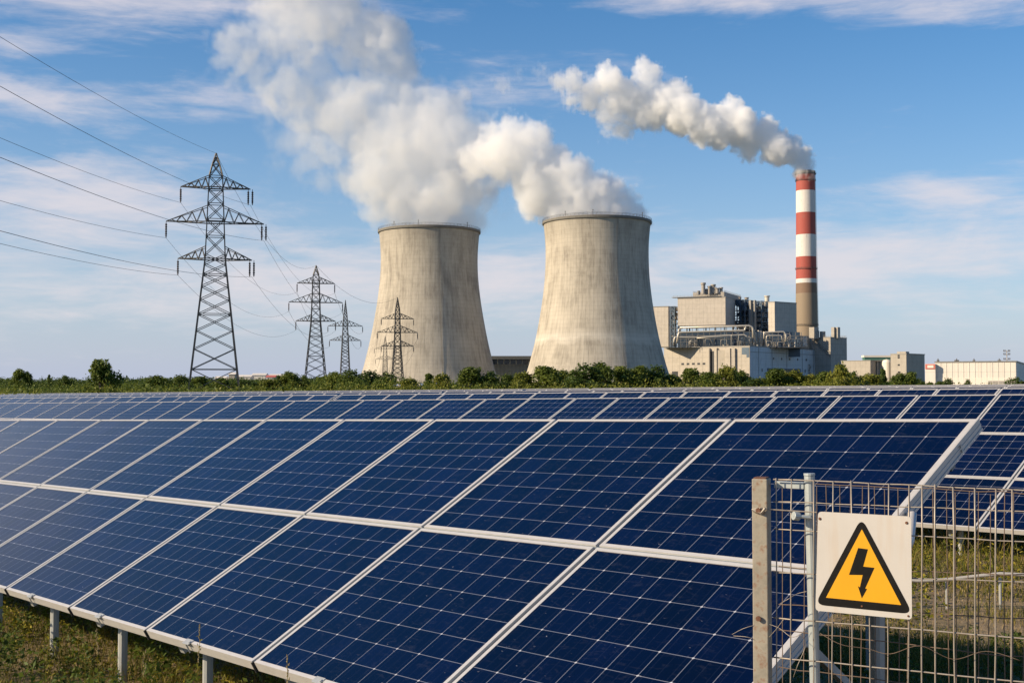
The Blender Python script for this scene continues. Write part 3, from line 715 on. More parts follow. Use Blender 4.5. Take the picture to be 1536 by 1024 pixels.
# notches as darker slabs, their shade put into the colour, plus fins
for x0, x1, mt_, dp, zt in ((1065, 1073, M_void, .15, -4), (1076.5, 1089.5, M_ofc, 1.6, -3), (1097, 1102.5, M_duct, 1.4, -2)):
    mb = MB(); s0, s1 = sorted((colw(x0), colw(x1))); mb.box(s0, s1, -dp, -.02, -2.9, z1 + zt); child(mb, 'recess_shade' if mt_ is M_void else 'pier', mt_, th_, p, a, b)
for x0, x1 in ((1063, 1066), (1073, 1077), (1089, 1097), (1102.6, 1104)):
    mb = MB(); s0, s1 = sorted((colw(x0), colw(x1))); mb.box(s0, s1, -2.6, -.02, -2.9, z1 - .6 + rnd.uniform(-1, 0)); child(mb, 'pier', M_conc, th_, p, a, b)
mb = MB(); s0, s1 = sorted((colw(1008), colw(1017))); mb.box(s0, s1, -.12, -.02, 0, zpx(p, 556)); child(mb, 'window', M_void, th_, p, a, b)
mb = MB(); s0, s1 = sorted((colw(1113), colw(1124))); mb.box(s0, s1, -.25, -.02, z1 - 8, z1 - .9); mb.box(s0, s0 + 3, -.26, -.02, z1 - 11, z1 - 8.01); child(mb, 'recess_shade', M_bsteel, th_, p, a, b)  # raised dark slab, a recess's shade given by colour
cr = lambda px: ext(p, b, px)
z552 = zpx(p, 552.5)
mb = MB(); mb.box(-.14, -.02, cr(1151), cr(1200), -2.9, z552); ld = child(mb, 'loading_door', M_void, th_, p, a, b)
mb = MB()
for px_ in (1151, 1163, 1175, 1187, 1200): y_ = cr(px_); mb.box(-.5, -.15, y_ - .35, y_ + .35, -2.9, z552)
mb.box(-.6, -.15, cr(1150.5), cr(1200.5), z552, z552 + .9); o2 = child(mb, 'frame', M_bsteel, th_, p, a, b)
for px_ in (1143, 1207.5):
    mb = MB(); mb.box(-.15, -.02, cr(px_) - 1.0, cr(px_) + 1.0, zpx(p, 557), zpx(p, 552)); child(mb, 'window', M_void, th_, p, a, b)
mb = MB(); mb.box(-.12, -.02, 1.5, lb - .8, z1 - 5.6, z1 - 5.1); child(mb, 'string_course', M_gsteel, th_, p, a, b)
for px_ in (1138, 1158, 1180, 1203, 1220):
    mb = MB(); y_ = cr(px_); mb.tube([(-.3, y_, -2.9), (-.3, y_, z1)], .18, 6); child(mb, 'downpipe', M_gsteel, th_, p, a, b)

for px_ in (1022, 1030, 1038, 1046, 1054):
    mb = MB(); s0, s1 = sorted((colw(px_), colw(px_ + 4))); mb.box(s0, s1, -.14, -.02, zpx(p, 546), zpx(p, 543)); child(mb, 'window', M_void, th_, p, a, b)
for py_ in (527, 535):
    mb = MB(); mb.box(2, colw(1064) if colw(1064) > colw(1008) else colw(1008), -.10, -.02, zpx(p, py_), zpx(p, py_) + .35); child(mb, 'string_course', M_duct, th_, p, a, b)
for px_ in (1160, 1172, 1184, 1196, 1209):
    mb = MB(); mb.box(-.14, -.02, cr(px_) - .8, cr(px_) + 2.2, zpx(p, 538), zpx(p, 534.5)); child(mb, 'louvre', M_void, th_, p, a, b)
for i in range(9):
    x_ = rnd.uniform(4, la * .6); y_ = rnd.uniform(3, lb * .9); h_ = rnd.uniform(1.5, 4.5); w_ = rnd.uniform(1, 2.6); mb = MB()
    if i % 2: mb.box(x_, x_ + w_, y_, y_ + w_, z1 + .26, z1 + h_)
    else: mb.tube([(x_, y_, z1), (x_, y_, z1 + h_), (x_, y_, z1 + h_ + .6)], [w_ * .4, w_ * .4, w_ * .7], 10)
    child(mb, 'roof_vent', rnd.choice((M_gsteel, M_duct, M_pipe)), th_, p, a, b)
mb = MB()
for i in range(8): mb.bar((-1.2, cr(1212) + (i % 2) * 5, i * 3.2), (-1.2, cr(1212) + 5 - (i % 2) * 5, i * 3.2 + 3.2), .45); mb.box(-2.0, -.3, cr(1212) - .5, cr(1212) + 5.5, i * 3.2 + 3.1, i * 3.2 + 3.3)
child(mb, 'outside_stair', M_gsteel, th_, p, a, b)
# pipe rack on the hall roof
pr_ = empty('pipe_rack', (p.x, p.y, 0), 0, 'tangle of pale lagged pipes on a steel rack below the boiler house', 'pipe rack'); bpy.context.view_layer.update()
Dr = 1262
def P3(px, py, d=Dr): return at(px, py, d)
def addc(mb, name, mat, parent, smooth=False):
    o = mb.build(name, mat, None, smooth=smooth); o.parent = parent; o.matrix_parent_inverse = parent.matrix_world.inverted(); return o
rk = MB(); zdeck = P3(1060, 518).z
for i in range(24):
    px_ = 1004 + i * 8.6; dd = Dr + (6 if i % 2 else 18)
    t_ = P3(px_, 489 + (0 if px_ < 1130 else 9), dd); b_ = P3(px_, 522, dd); rk.bar(b_, t_, .55)
for py in (492, 497, 503, 508, 513, 518):
    for dd in (Dr + 6, Dr + 18): rk.bar(P3(1003, py, dd), P3(1127 if py < 499 else 1212, py + .5, dd), .45)
for i in range(22): 
    px_ = 1004 + i * 9.2; rk.bar(P3(px_, 518, Dr + 6), P3(px_ + 9, 503, Dr + 6), .28)
addc(rk, 'rack_frame', M_gsteel, pr_)
def pipe(pts, r, mat=None, d=Dr):
    mb = MB(); v = [P3(*(q if len(q) == 3 else (q[0], q[1], d))) for q in pts]
    out = [v[0]]
    for i in range(1, len(v) - 1):       # rounded elbows
        for t in (.0, .35, .65, 1.0):
            a_ = v[i] + (v[i - 1] - v[i]).normalized() * 1.2; b_ = v[i] + (v[i + 1] - v[i]).normalized() * 1.2
            out.append((a_ * (1 - t) + b_ * t) * (1 if t in (0, 1) else .5) + (0 if t in (0, 1) else .5) * v[i] if t not in (0, 1.0) else (a_ if t == 0 else b_))
    out.append(v[-1]); mb.tube(out, r, 8); addc(mb, 'pipe', mat or M_pipe, pr_, True)
pipe([(1020, 491), (1124, 488.5), (1129, 491), (1130, 506)], 1.0)
pipe([(1015, 515), (1018, 499), (1026, 498.2), (1117, 495.5), (1119, 488.8)], .95)
pipe([(1010, 518), (1012, 505.5), (1040, 506), (1088, 503), (1117, 502), (1124, 508), (1124, 518)], .8)
pipe([(1018, 505), (1018, 493.5), (1024, 492)], .7)
pipe([(1045, 507), (1068, 505.5), (1110, 504)], .65)
for i in range(7): pipe([(1124 + i * 4.2, 493 + i * .9), (1128 + i * 4.2, 495 + i), (1129 + i * 4.2, 516)], .55, M_pipe if i % 2 else M_gsteel, Dr + 2 + i)
pipe([(1146, 508), (1146, 498.5), (1176, 497.5), (1179, 502), (1179, 512)], .8)
pipe([(1149, 512), (1150, 503.5), (1172, 503), (1174, 512)], .6)
for i in range(26):
    x_ = rnd.uniform(1008, 1195); y_ = rnd.uniform(500, 516)
    pipe([(x_, 519), (x_, y_), (x_ + rnd.uniform(4, 12), y_ - .3), (x_ + rnd.uniform(8, 14), 519)], rnd.uniform(.2, .45), rnd.choice((M_pipe, M_gsteel, M_duct, M_bsteel)), Dr + rnd.uniform(-6, 12))
for i in range(46):
    x_ = rnd.uniform(1004, 1205); w_ = rnd.uniform(1.2, 3.4); dd = Dr + rnd.uniform(2, 26); y0_ = 520; q = P3(x_, y0_, dd); h_ = rnd.uniform(2, 9) * (1 if x_ < 1130 else .8)
    mb = MB()
    if rnd.random() < .5: mb.box(q.x - w_ / 2, q.x + w_ / 2, q.y, q.y + w_, q.z, q.z + h_)
    else: mb.tube([q, q + Vector((0, 0, h_)), q + Vector((0, 0, h_ + .5))], [w_ / 2, w_ / 2, w_ / 4], 10)
    addc(mb, 'vessel', rnd.choice((M_duct, M_gsteel, M_bsteel, M_pipe, M_void)), pr_)
mb = MB()                                  # deck under it all
q0, q1 = P3(1003, 520.5, Dr - 2), P3(1213, 520.5, Dr - 2); mb.box(q0.x, q1.x, q0.y, q0.y + 36, q0.z - .6, q0.z); addc(mb, 'deck', M_roof, pr_)
mb = MB(); q0, q1 = P3(1017, 521, Dr + 34), P3(1200, 498, Dr + 34); mb.box(q0.x, q1.x, q0.y, q0.y + 4, q0.z - 10, q1.z - .0); addc(mb, 'screen_wall', M_bsteel, pr_)

# silos and blocks around the foot of the chimney
sg = bld('square silo block with two shaded faces at the right end of the plant', 'silo block', 1246, 1335, 'silo_block')
i_ = slab(sg, 'wall', M_silo, 1218, 1246.5, 1270.5, 506, 583, 1335, R(45), ground=True); coping(i_, sg, h=.6); railing(i_, sg, 2.6)
o, p, a, b, la, lb, z0, z1 = i_
for px_, rr_ in ((1224, 5), (1234, 4.2)): vent(px_, 508, 496 if px_ < 1230 else 497, rr_, 1345, sg, 'roof_tank', M_gsteel, False)
for px_, w in ((1252, 4), (1257.5, 3.6)):
    slab(sg, 'hopper', M_duct, px_ - w * 1.2, px_, px_ + w * .9, 490.5, 507, 1341, R(45))
mb = MB(); f0 = ext(p, a, 1224); mb.bar((f0, -1.0, z1 - 3), (1, -1.0, z1 - 16), .7); mb.bar((f0, -1.0, z1 - 7), (1, -1.0, z1 - 20), .7)
for i in range(8): t = i / 7; mb.bar((f0 * (1 - t) + t, -1.0, z1 - 3 - 13 * t), (f0 * (1 - t) + t, -1.0, z1 - 7 - 13 * t), .35)
child(mb, 'outside_stair', M_gsteel, sg, p, a, b)
mb = MB(); mb.box(-.1, -.02, lb * .62, lb * .7, 6, 26); child(mb, 'window', M_void, sg, p, a, b)
mb = MB(); mb.box(la * .02, la * .62, -.15, -.02, -2.9, 10); child(mb, 'loading_door', M_bsteel, sg, p, a, b)
ab = bld('small pale annex on the hall roof left of the silo block', 'annex', 1203, 1350, 'annex_building')
i_ = slab(ab, 'wall', M_conc, 1180, 1212, 1222, 504, 583, 1350, R(30), ground=True)
for x0, x1 in ((1196, 1200), (1203.5, 1211)):
    o, p, a, b, la, lb, z0, z1 = i_; mb = MB(); s0, s1 = sorted((ext(p, a, x0), ext(p, a, x1))); mb.box(s0, s1, -.3, -.02, z1 - 10.5, z1 - .5); child(mb, 'white_panel', M_cream, ab, p, a, b)
slab(sg, 'hopper', M_duct, 1214, 1222, 1228.5, 490.5, 508, 1338, R(45))

# hall between the two cooling towers
hb = bld('low grey shed with a long flat roof seen between the cooling towers', 'shed', 770, 1150, 'flat_roof_shed')
p0 = at(735, 583, 1150)
mb = MB(); q0, q1 = at(700, 546, 1150), at(830, 546, 1150); mb.box(q0.x, q1.x, q0.y, q0.y + 50, -3, q0.z); addc(mb, 'wall', M_ofc, hb)
mb = MB(); r0, r1 = at(690, 538.5, 1148), at(840, 532, 1148)
for k_, (za, zb_) in enumerate(((538.8, 533.2),)): mb.box(r0.x, r1.x, q0.y - 10, q0.y + 60, at(700, za, 1148).z, at(700, zb_ + .8, 1148).z)
addc(mb, 'roof', M_roof, hb)
mb = MB(); mb.box(q0.x + 1, q1.x - 1, q0.y + 1, q0.y + 49, q0.z - .1, at(700, 538.8, 1150).z); addc(mb, 'clerestory', M_gl, hb)
for i in range(15): mb = MB(); x_ = q0.x + (q1.x - q0.x) * i / 14; mb.box(x_ - .35, x_ + .35, q0.y - .4, q0.y + .9, q0.z, at(700, 538.8, 1150).z); addc(mb, 'mullion', M_cream, hb)
mb = MB()
for i in range(24): x_ = q0.x + (q1.x - q0.x) * i / 23; mb.box(x_ - .18, x_ + .18, q0.y - .25, q0.y - .01, -3, q0.z - 1)
addc(mb, 'cladding_ribs', M_gsteel, hb)

# buildings to the right
rb_ = bld('low grey concrete store right of the silo block', 'store', 1306, 900, 'store_building')
i_ = slab(rb_, 'wall', M_ofc, 1262, 1306, 1336, 541, 583, 900, R(42), ground=True); coping(i_, rb_, h=.5, t=.5)
o, p, a, b, la, lb, z0, z1 = i_
mb = MB(); mb.box(la * .3, la * .42, -.1, -.02, -2.9, 4); child(mb, 'door', M_void, rb_, p, a, b)
mb = MB(); mb.box(-.1, -.02, lb * .2, lb * .8, 5, 7); child(mb, 'window', M_gl, rb_, p, a, b)
ob_ = bld('plain beige office block with a stair head on its roof', 'office block', 1360, 880, 'office_block')
i_ = slab(ob_, 'wall', M_ofc, 1336, 1360, 1387, 531, 583, 880, R(45), ground=True); coping(i_, ob_, h=.6, t=.5)
o, p, a, b, la, lb, z0, z1 = i_
j_ = slab(ob_, 'stair_head', M_ofc, 1345.5, 1359.5, 1364, 527, 531.5, 881, R(45))
for py in (533, 536, 547, 558):
    for fx in (.46, .5):
        mb = MB(); zz_ = zpx(p, py); mb.box(la * fx - .6, la * fx + .6, -.1, -.02, zz_ - .6, zz_ + .6); child(mb, 'window', M_void, ob_, p, a, b)
for l in range(6):
    mb = MB(); zz_ = 3 + l * 3.4; mb.box(-.08, -.02, lb * .08, lb * .92, zz_, zz_ + .25); child(mb, 'string_course', M_duct, ob_, p, a, b)
gb = bld('green sided conveyor bridge running to the office block', 'conveyor bridge', 1316, 900, 'conveyor_bridge')
qa, qb = at(1297, 537.5, 905), at(1337, 537.5, 905)
mb = MB(); mb.box(qa.x, qb.x, qa.y, qa.y + 6, qa.z - 1.2, qa.z + .9); addc(mb, 'enclosure', M_green, gb)
mb = MB(); mb.box(qa.x - .6, qb.x, qa.y - .5, qa.y + 6.5, qa.z + .91, qa.z + 2.4); addc(mb, 'roof', M_cream, gb)
mb = MB(); mb.box(qa.x - 1, qb.x, qa.y - .2, qa.y + 6.2, qa.z - 1.9, qa.z - 1.21); addc(mb, 'soffit', M_gsteel, gb)
for x_ in (.02, .5, .75):
    mb = MB(); xx = qa.x + (qb.x - qa.x) * x_; mb.box(xx - .6, xx + .6, qa.y + 1, qa.y + 5, -2, qa.z - 1.91); addc(mb, 'leg', M_gsteel, gb)
mb = MB(); c_ = at(1330, 545, 905); mb.lathe([(3.4, -14), (3.4, 1), (2.8, 2.4), (.1, 3.2)], 18); o = mb.build('tank', M_cream, None, smooth=False); o.location = c_; o.parent = gb; o.matrix_parent_inverse = gb.matrix_world.inverted()

wh = bld('long white warehouse with a faded red square sign on its corner', 'warehouse', 1390, 520, 'warehouse')
i_ = slab(wh, 'wall', M_white, 1402.5, 1524.5, 1550, 542.5, 583, 520, R(26), ground=True)
o, p, a, b, la, lb, z0, z1 = i_
i2 = slab(wh, 'end_bay', M_white, 1387.5, 1403.4, 1406, 545.5, 583, 532, R(26), ground=True)
mb = MB(); mb.box(-.3, la + .3, -.35, .5, z1 + .003, z1 + .45); mb.box(-.35, .5, .51, lb, z1 + .003, z1 + .45); child(mb, 'parapet', M_gsteel, wh, p, a, b)
mb = MB(); mb.box(0, la, -.08, -.02, -2.9, zpx(p, 566)); child(mb, 'plinth', M_cream, wh, p, a, b)
mb = MB()
for i in range(1, 14): mb.box(la * i / 14 - .06, la * i / 14 + .06, -.14, -.081, -2.9, z1); 
child(mb, 'cladding_ribs', M_white, wh, p, a, b)
o9, p9, a9, b9, la9, lb9, z09, z19 = i2; e9 = lambda q: ext(p9, a9, q)
mb = MB(); mb.box(e9(1402.8), e9(1388), -.30, -.02, zpx(p9, 553.2), zpx(p9, 545.8)); sg_ = child(mb, 'sign_board', M_redsign, wh, p9, a9, b9)
mb = MB(); mb.box(e9(1400.4), e9(1391.2), -.42, -.305, zpx(p9, 551.6), zpx(p9, 547.6)); o = child(mb, 'sign_face', M_cream, sg_, p9, a9, b9)
for f_, w_, h_ in ((.12, 4, 4.2), (.22, 4, 4.2), (.47, 1.2, 2.3), (.80, 4, 4.2)):
    mb = MB(); mb.box(la * f_, la * f_ + w_, -.12, -.085, -2.9, -2.9 + 3 + h_); child(mb, 'door', M_duct, wh, p, a, b)
for px_, w_ in ((1408, 2), (1436, 5), (1462, 2), (1500, 3)):
    q = at(px_, 543.0, 545); mb = MB(); mb.box(q.x - w_ * .16, q.x + w_ * .16, q.y, q.y + 1.6, q.z - .5, q.z + 1.0); mb.tube([(q.x, q.y + .8, q.z + 1), (q.x, q.y + .8, q.z + 1.7)], .2, 6); addc(mb, 'roof_vent', M_rail, wh)
up_ = empty('utility_pole', at(1511, 583, 640), 0, 'brown utility pole with insulators standing behind the white warehouse', 'utility pole')
mb = MB(); hh_ = at(1511, 525, 640).z - at(1511, 583, 640).z; mb.tube([(0, 0, 0), (0, 0, hh_)], [.28, .22], 8); mb.build('pole', M_duct, up_)
for z_ in (.7, 2.4, 5.0):
    mb = MB(); mb.bar((-1.7, 0, hh_ - z_), (1.7, 0, hh_ - z_), .3); ca = mb.build('cross_arm', M_duct, up_)
    for x_ in (-1.6, -.9, .9, 1.6):
        mb = MB(); mb.tube([(x_, 0, hh_ - z_), (x_, 0, hh_ - z_ + .9)], .2, 6); mb.build('insulator', M_ins, ca)

# far town behind the big pylon
for i, (xl, xr, yt, D_, lab) in enumerate(((322, 338, 567, 1500, 'small white far-off house just left of the big pylon foot'), (343, 352, 561.5, 1420, 'narrow ochre far-off building between the big pylon legs'),
                                           (350, 376, 565, 1500, 'long white far-off shed right of the big pylon leg'), (378, 398, 562.5, 1550, 'white far-off hall with a pitched roof'),
                                           (399, 412, 565.5, 1500, 'cream far-off house at the right end of the town'), (404, 434, 563.5, 1700, 'wide pale far-off building closest to the second pylon'))):
    tw = bld(lab, 'far building', (xl + xr) / 2, D_, 'distant_building'); q0, q1 = at(xl, yt, D_), at(xr, yt, D_)
    mb = MB(); mb.box(q0.x, q1.x, q0.y, q0.y + 18, -3, q0.z); addc(mb, 'wall', M_ofc if i == 1 else M_white, tw)
    mb = MB(); xm = (q0.y + q0.y + 18) / 2
    mb.hexa([(q0.x - .8, q0.y - .8, q0.z + .01), (q1.x + .8, q0.y - .8, q0.z + .01), (q1.x + .8, q0.y + 18.8, q0.z + .01), (q0.x - .8, q0.y + 18.8, q0.z + .01), (q0.x - .8, xm - .1, q0.z + 2.6), (q1.x + .8, xm - .1, q0.z + 2.6), (q1.x + .8, xm + .1, q0.z + 2.6), (q0.x - .8, xm + .1, q0.z + 2.6)])
    addc(mb, 'roof', M_redsign if i == 4 else M_cream, tw)

# ------------------------------------------------------------------ pylons
def pylon(px, D, ytop, ybase, arms, wbase, wwaist, label, mat, rz=R(14), leg=.30, brace=.15, peak_extra=0):
    """arms: (photo row of the bottom chord, half width px, insulator px)"""
    k = D / F; base = at(px, ybase, D); base.z = at(px, ybase, D).z; H = at(px, ytop, D).z - base.z
    root = empty('pylon', base, rz, label, 'pylon', 'lattice pylons'); z_ = lambda py: at(px, py, D).z - base.z
    za = [z_(q[0]) for q in arms]; ztop, zlow = max(za), min(za)
    wb, ww = wbase * k / 2, wwaist * k / 2; zw = zlow
    hw = lambda z: wb + (ww * 1.18 - wb) * z / zw if z < zw else (ww * 1.18 + (ww * .82 - ww * 1.18) * (z - zw) / (ztop + .6 * k * 10 - zw))
    zsh = ztop + (H - ztop) * .42
    tp = lambda z: hw(z) if z <= zsh else hw(zsh) * max(0.03, (H - z) / (H - zsh))
    cs = lambda z: [(tp(z), tp(z)), (-tp(z), tp(z)), (-tp(z), -tp(z)), (tp(z), -tp(z))]
    mb = MB(); zl = [0]; 
    while zl[-1] < H - .4:
        step = max(.92 * tp(zl[-1]), 1.3) if zl[-1] < zw else max(1.9 * tp(zl[-1]), 1.2)
        zl.append(min(H, zl[-1] + step))
    for q in range(4):
        for i in range(len(zl) - 1):
            a, b = cs(zl[i])[q], cs(zl[i + 1])[q]; mb.bar((a[0], a[1], zl[i]), (b[0], b[1], zl[i + 1]), leg * (1 if zl[i] < zw else .75))
    mb.build('tower_legs', mat, root)
    mb = MB()
    for i in range(len(zl) - 1):
        c0, c1 = cs(zl[i]), cs(zl[i + 1])
        for q in range(4):
            a, b = c0[q], c0[(q + 1) % 4]; c, d = c1[q], c1[(q + 1) % 4]
            mb.bar((*a, zl[i]), (*d, zl[i + 1]), brace); mb.bar((*b, zl[i]), (*c, zl[i + 1]), brace)
            if i % 3 == 0 or zl[i] > zw: mb.bar((*c, zl[i + 1]), (*d, zl[i + 1]), brace)
    for z in za:
        for q in range(4): a, b = cs(z)[q], cs(z)[(q + 1) % 4]; mb.bar((*a, z), (*b, z), leg * .8)
    mb.build('cross_bracing', mat, root)
    tips = []
    for (py, hwp, ins), z in zip(arms, za):
        rise = max(1.6, hwp * k * .34)
        for s_ in (-1, 1):
            mb = MB(); tip = Vector((s_ * hwp * k, 0, z)); w = tp(z); wu = tp(z + rise)
            for yy in (-1, 1):
                lo = Vector((s_ * w, yy * w, z)); hi = Vector((s_ * wu, yy * wu, z + rise))
                mb.bar(lo, tip, leg * .75); mb.bar(hi, tip, leg * .5)
                n = 4 if hwp * k > 6 else 3
                for i in range(n):
                    t0, t1_ = i / n, (i + .5) / n; p0 = lo.lerp(tip, t0); p1 = hi.lerp(tip, t1_); p2 = lo.lerp(tip, min(1, (i + 1) / n))
                    mb.bar(p0, p1, brace * .8); mb.bar(p1, p2, brace * .8)
            for i in range(4):
                p0 = Vector((s_ * w, -w, z)).lerp(tip, i / 4); p1 = Vector((s_ * w, w, z)).lerp(tip, (i + 1) / 4); mb.bar(p0, p1, brace * .8)
            arm = mb.build('cross_arm', mat, root)
            for o_ in ((-.45, .45) if s_ > 0 and leg < .28 else (0,)):
                mi = MB(); il = ins * k; x_ = tip.x + o_
                pts, rs = [], []
                n = 12
                for i in range(n): 
                    zz_ = z - .5 - (il - .9) * i / (n - 1); pts.append((x_, 0, zz_)); rs.append(.26 if i % 2 else .14)
                mi.tube([(x_, 0, z), (x_, 0, z - .55)], .07, 5); mi.tube(pts, [r_ * (max(leg, .32) / .30) * .9 for r_ in rs], 7); mi.tube([(x_, 0, z - il + .5), (x_, 0, z - il)], .12, 5)
                mi.build('insulator', M_ins, arm)
            tips.append((s_, Vector((tip.x, 0, z - ins * k))))
    bpy.context.view_layer.update()
    T = root.matrix_world
    return [(s_, T @ p) for s_, p in tips], T @ Vector((0, 0, H))
py1 = pylon(321, 262, 230, 588, [(282, 51, 24), (334, 71.5, 25), (389, 54, 25)], 74, 25, 'largest and nearest lattice pylon, standing left of the towers', M_lat, leg=.279, brace=.15)
py2 = pylon(473, 490, 398, 589, [(425, 28, 14), (453.5, 40, 14), (481.5, 29.5, 14)], 34, 11.5, 'second largest lattice pylon, left of the left cooling tower', M_lat, leg=.34, brace=.17)
py3 = pylon(517.5, 690, 450, 588, [(489, 26, 9.5), (510.5, 23.5, 9.5)], 16, 7.5, 'two-armed lattice pylon just right of the second largest one', M_lat2, leg=.38, brace=.2)
py4 = pylon(596, 640, 446, 587, [(478, 24.5, 10), (498.5, 30.5, 10), (519, 24.5, 9)], 19, 8, 'lattice pylon standing against the left flank of the left cooling tower', M_lat, leg=.40, brace=.2)
py5 = pylon(577.5, 930, 503, 583, [(523, 16, 7), (538.5, 14.5, 7)], 8, 5, 'faint small pylon left of the one in front of the left cooling tower', M_lat2, leg=.22, brace=.10)

def wire(a, b, sag, label, rad=.035, n=28, t1=1.0):
    a = Vector(a); b = Vector(b); pts = [a.lerp(b, t1 * i / n) - Vector((0, 0, 4 * sag * (t1 * i / n) * (1 - t1 * i / n))) for i in range(n + 1)]
    mb = MB(); mb.tube(pts, rad, 5, cap=False); o = mb.build('power_line', M_wire, None, smooth=True); return tag(o, label, 'power line', 'power lines')
lv = ['top', 'middle', 'lower']
# the line comes in from a pylon out of sight to the left of the camera
off = Vector((15.5, -228, 3.0))
def sag_for(p, row):
    t = (-768 / F * p.y - p.x) / (off.x + 768 / F * off.y); q = p + off * t
    drop = q.z - at(0, row, q.y).z - 4 * SAG * t * (1 - t)      # the far end hangs lower
    return p + off - Vector((0, 0, drop / t))
SAG = 2.6
tips1, peak1 = py1
wire(peak1, sag_for(peak1, 60), SAG, 'highest wire in the sky, from the peak of the largest pylon to the upper left', .028)
for i, (s_, p) in enumerate(tips1):
    side = 'right' if s_ > 0 else 'left'
    wire(p, sag_for(p, (209, 133, 302, 238, 366, 347)[i]), SAG, 'wire sweeping upper left from the %s end of the largest pylon\'s %s arm' % (side, lv[i // 2]), .03)
tips2, peak2 = py2
wire(peak1, peak2, 9.5, 'thin earth wire from the peak of the largest pylon to the second pylon', .035)
for i in range(6):
    side = 'right' if tips1[i][0] > 0 else 'left'
    wire(tips1[i][1], tips2[i][1], (7.5, 8.0, 7.0)[i // 2], 'wire between the two largest pylons, %s end of the %s arm' % (side, lv[i // 2]), .03)
tips3, peak3 = py3; tips4, peak4 = py4; tips5, peak5 = py5
for i in range(4):
    wire(tips2[i][1], tips3[i][1], 6, 'thin wire from the second pylon to the two-armed pylon, %s end of the %s arm' % ('right' if tips2[i][0] > 0 else 'left', lv[i // 2]), .05)
wire(peak2, peak4, 8, 'thin earth wire dropping from the second pylon to the pylon before the left tower', .05)
for i in range(4):
    wire(tips4[i + 2][1], tips5[i][1], 5, 'faint wire before the left cooling tower, %s end of the %s arm' % ('right' if tips4[i + 2][0] > 0 else 'left', lv[1 + i // 2]), .06)

# ------------------------------------------------------------------ trees
def leaf_mat(name, c0, c1, c2, trans=.35):
    m = MT(name, .6, 0, (.06, .09, .02), .25)
    n = m.noise(m.map((1, 1, 1)), .9, 3, .6); oi = m.N.new('ShaderNodeObjectInfo').outputs['Random']
    gi = m.N.new('ShaderNodeNewGeometry').outputs['Random Per Island']
    f = m.M('ADD', m.M('MULTIPLY', n, .45), m.M('ADD', m.M('MULTIPLY', oi, .28), m.M('MULTIPLY', gi, .35)))
    c = m.ramp(f, [(.25, c0), (.5, c1), (.85, c2)]); m.base(c)
    t = m.N.new('ShaderNodeBsdfTranslucent'); m.L.new(m.mix(.5, c, (.16, .20, .03)), t.inputs[0])
    mx = m.N.new('ShaderNodeMixShader'); mx.inputs[0].default_value = trans
    out = m.N['Material Output']; m.L.new(m.b.outputs[0], mx.inputs[1]); m.L.new(t.outputs[0], mx.inputs[2]); m.L.new(mx.outputs[0], out.inputs[0])
    return m.m
M_leafA = leaf_mat('leaf_green', (.038, .065, .010), (.085, .122, .018), (.18, .205, .035))
M_leafB = leaf_mat('leaf_dark', (.028, .055, .012), (.06, .098, .018), (.115, .15, .028))
M_leafC = leaf_mat('leaf_yellowish', (.08, .095, .012), (.15, .165, .022), (.25, .24, .04))
M_bark = weathered('bark', (.10, .075, .05), .3, 2, .9)
def leaf_cloud(clumps, nleaf, size, seed, flat=.0):
    """quads scattered through a set of ellipsoidal clumps, denser towards their skins"""
    g = np.random.default_rng(seed); cl = np.array(clumps); w = cl[:, 3] * cl[:, 4]; w = w / w.sum()
    ci = g.choice(len(cl), nleaf, p=w); d = g.normal(size=(nleaf, 3)); d /= np.linalg.norm(d, axis=1)[:, None]
    rr_ = g.random(nleaf) ** .45
    bump = 1 + .25 * np.sin(d[:, 0] * 5 + ci) * np.cos(d[:, 1] * 6 + ci * 2)
    p = cl[ci, :3] + d * (rr_ * bump)[:, None] * cl[ci][:, [3, 3, 4]]
    n = d + g.normal(size=(nleaf, 3)) * .7; n /= np.linalg.norm(n, axis=1)[:, None]
    a = np.cross(n, g.normal(size=(nleaf, 3))); a /= np.linalg.norm(a, axis=1)[:, None]; b = np.cross(n, a)
    s_ = (size * g.uniform(.55, 1.25, nleaf))[:, None]
    V_ = np.stack([p - a * s_, p - b * s_ * .55 + n * s_ * .15, p + a * s_, p + b * s_ * .55 + n * s_ * .15], 1).reshape(-1, 3)
    return V_
def mesh_quads(name, V_, mat):
    n = len(V_) // 4; me = bpy.data.meshes.new(name); me.vertices.add(len(V_)); me.vertices.foreach_set('co', V_.astype(np.float32).ravel())
    me.loops.add(n * 4); me.loops.foreach_set('vertex_index', np.arange(n * 4, dtype=np.int32)); me.polygons.add(n)
    me.polygons.foreach_set('loop_start', np.arange(0, n * 4, 4, dtype=np.int32)); me.polygons.foreach_set('loop_total', np.full(n, 4, np.int32))
    me.update(calc_edges=True); me.validate(); me.materials.append(mat); return me
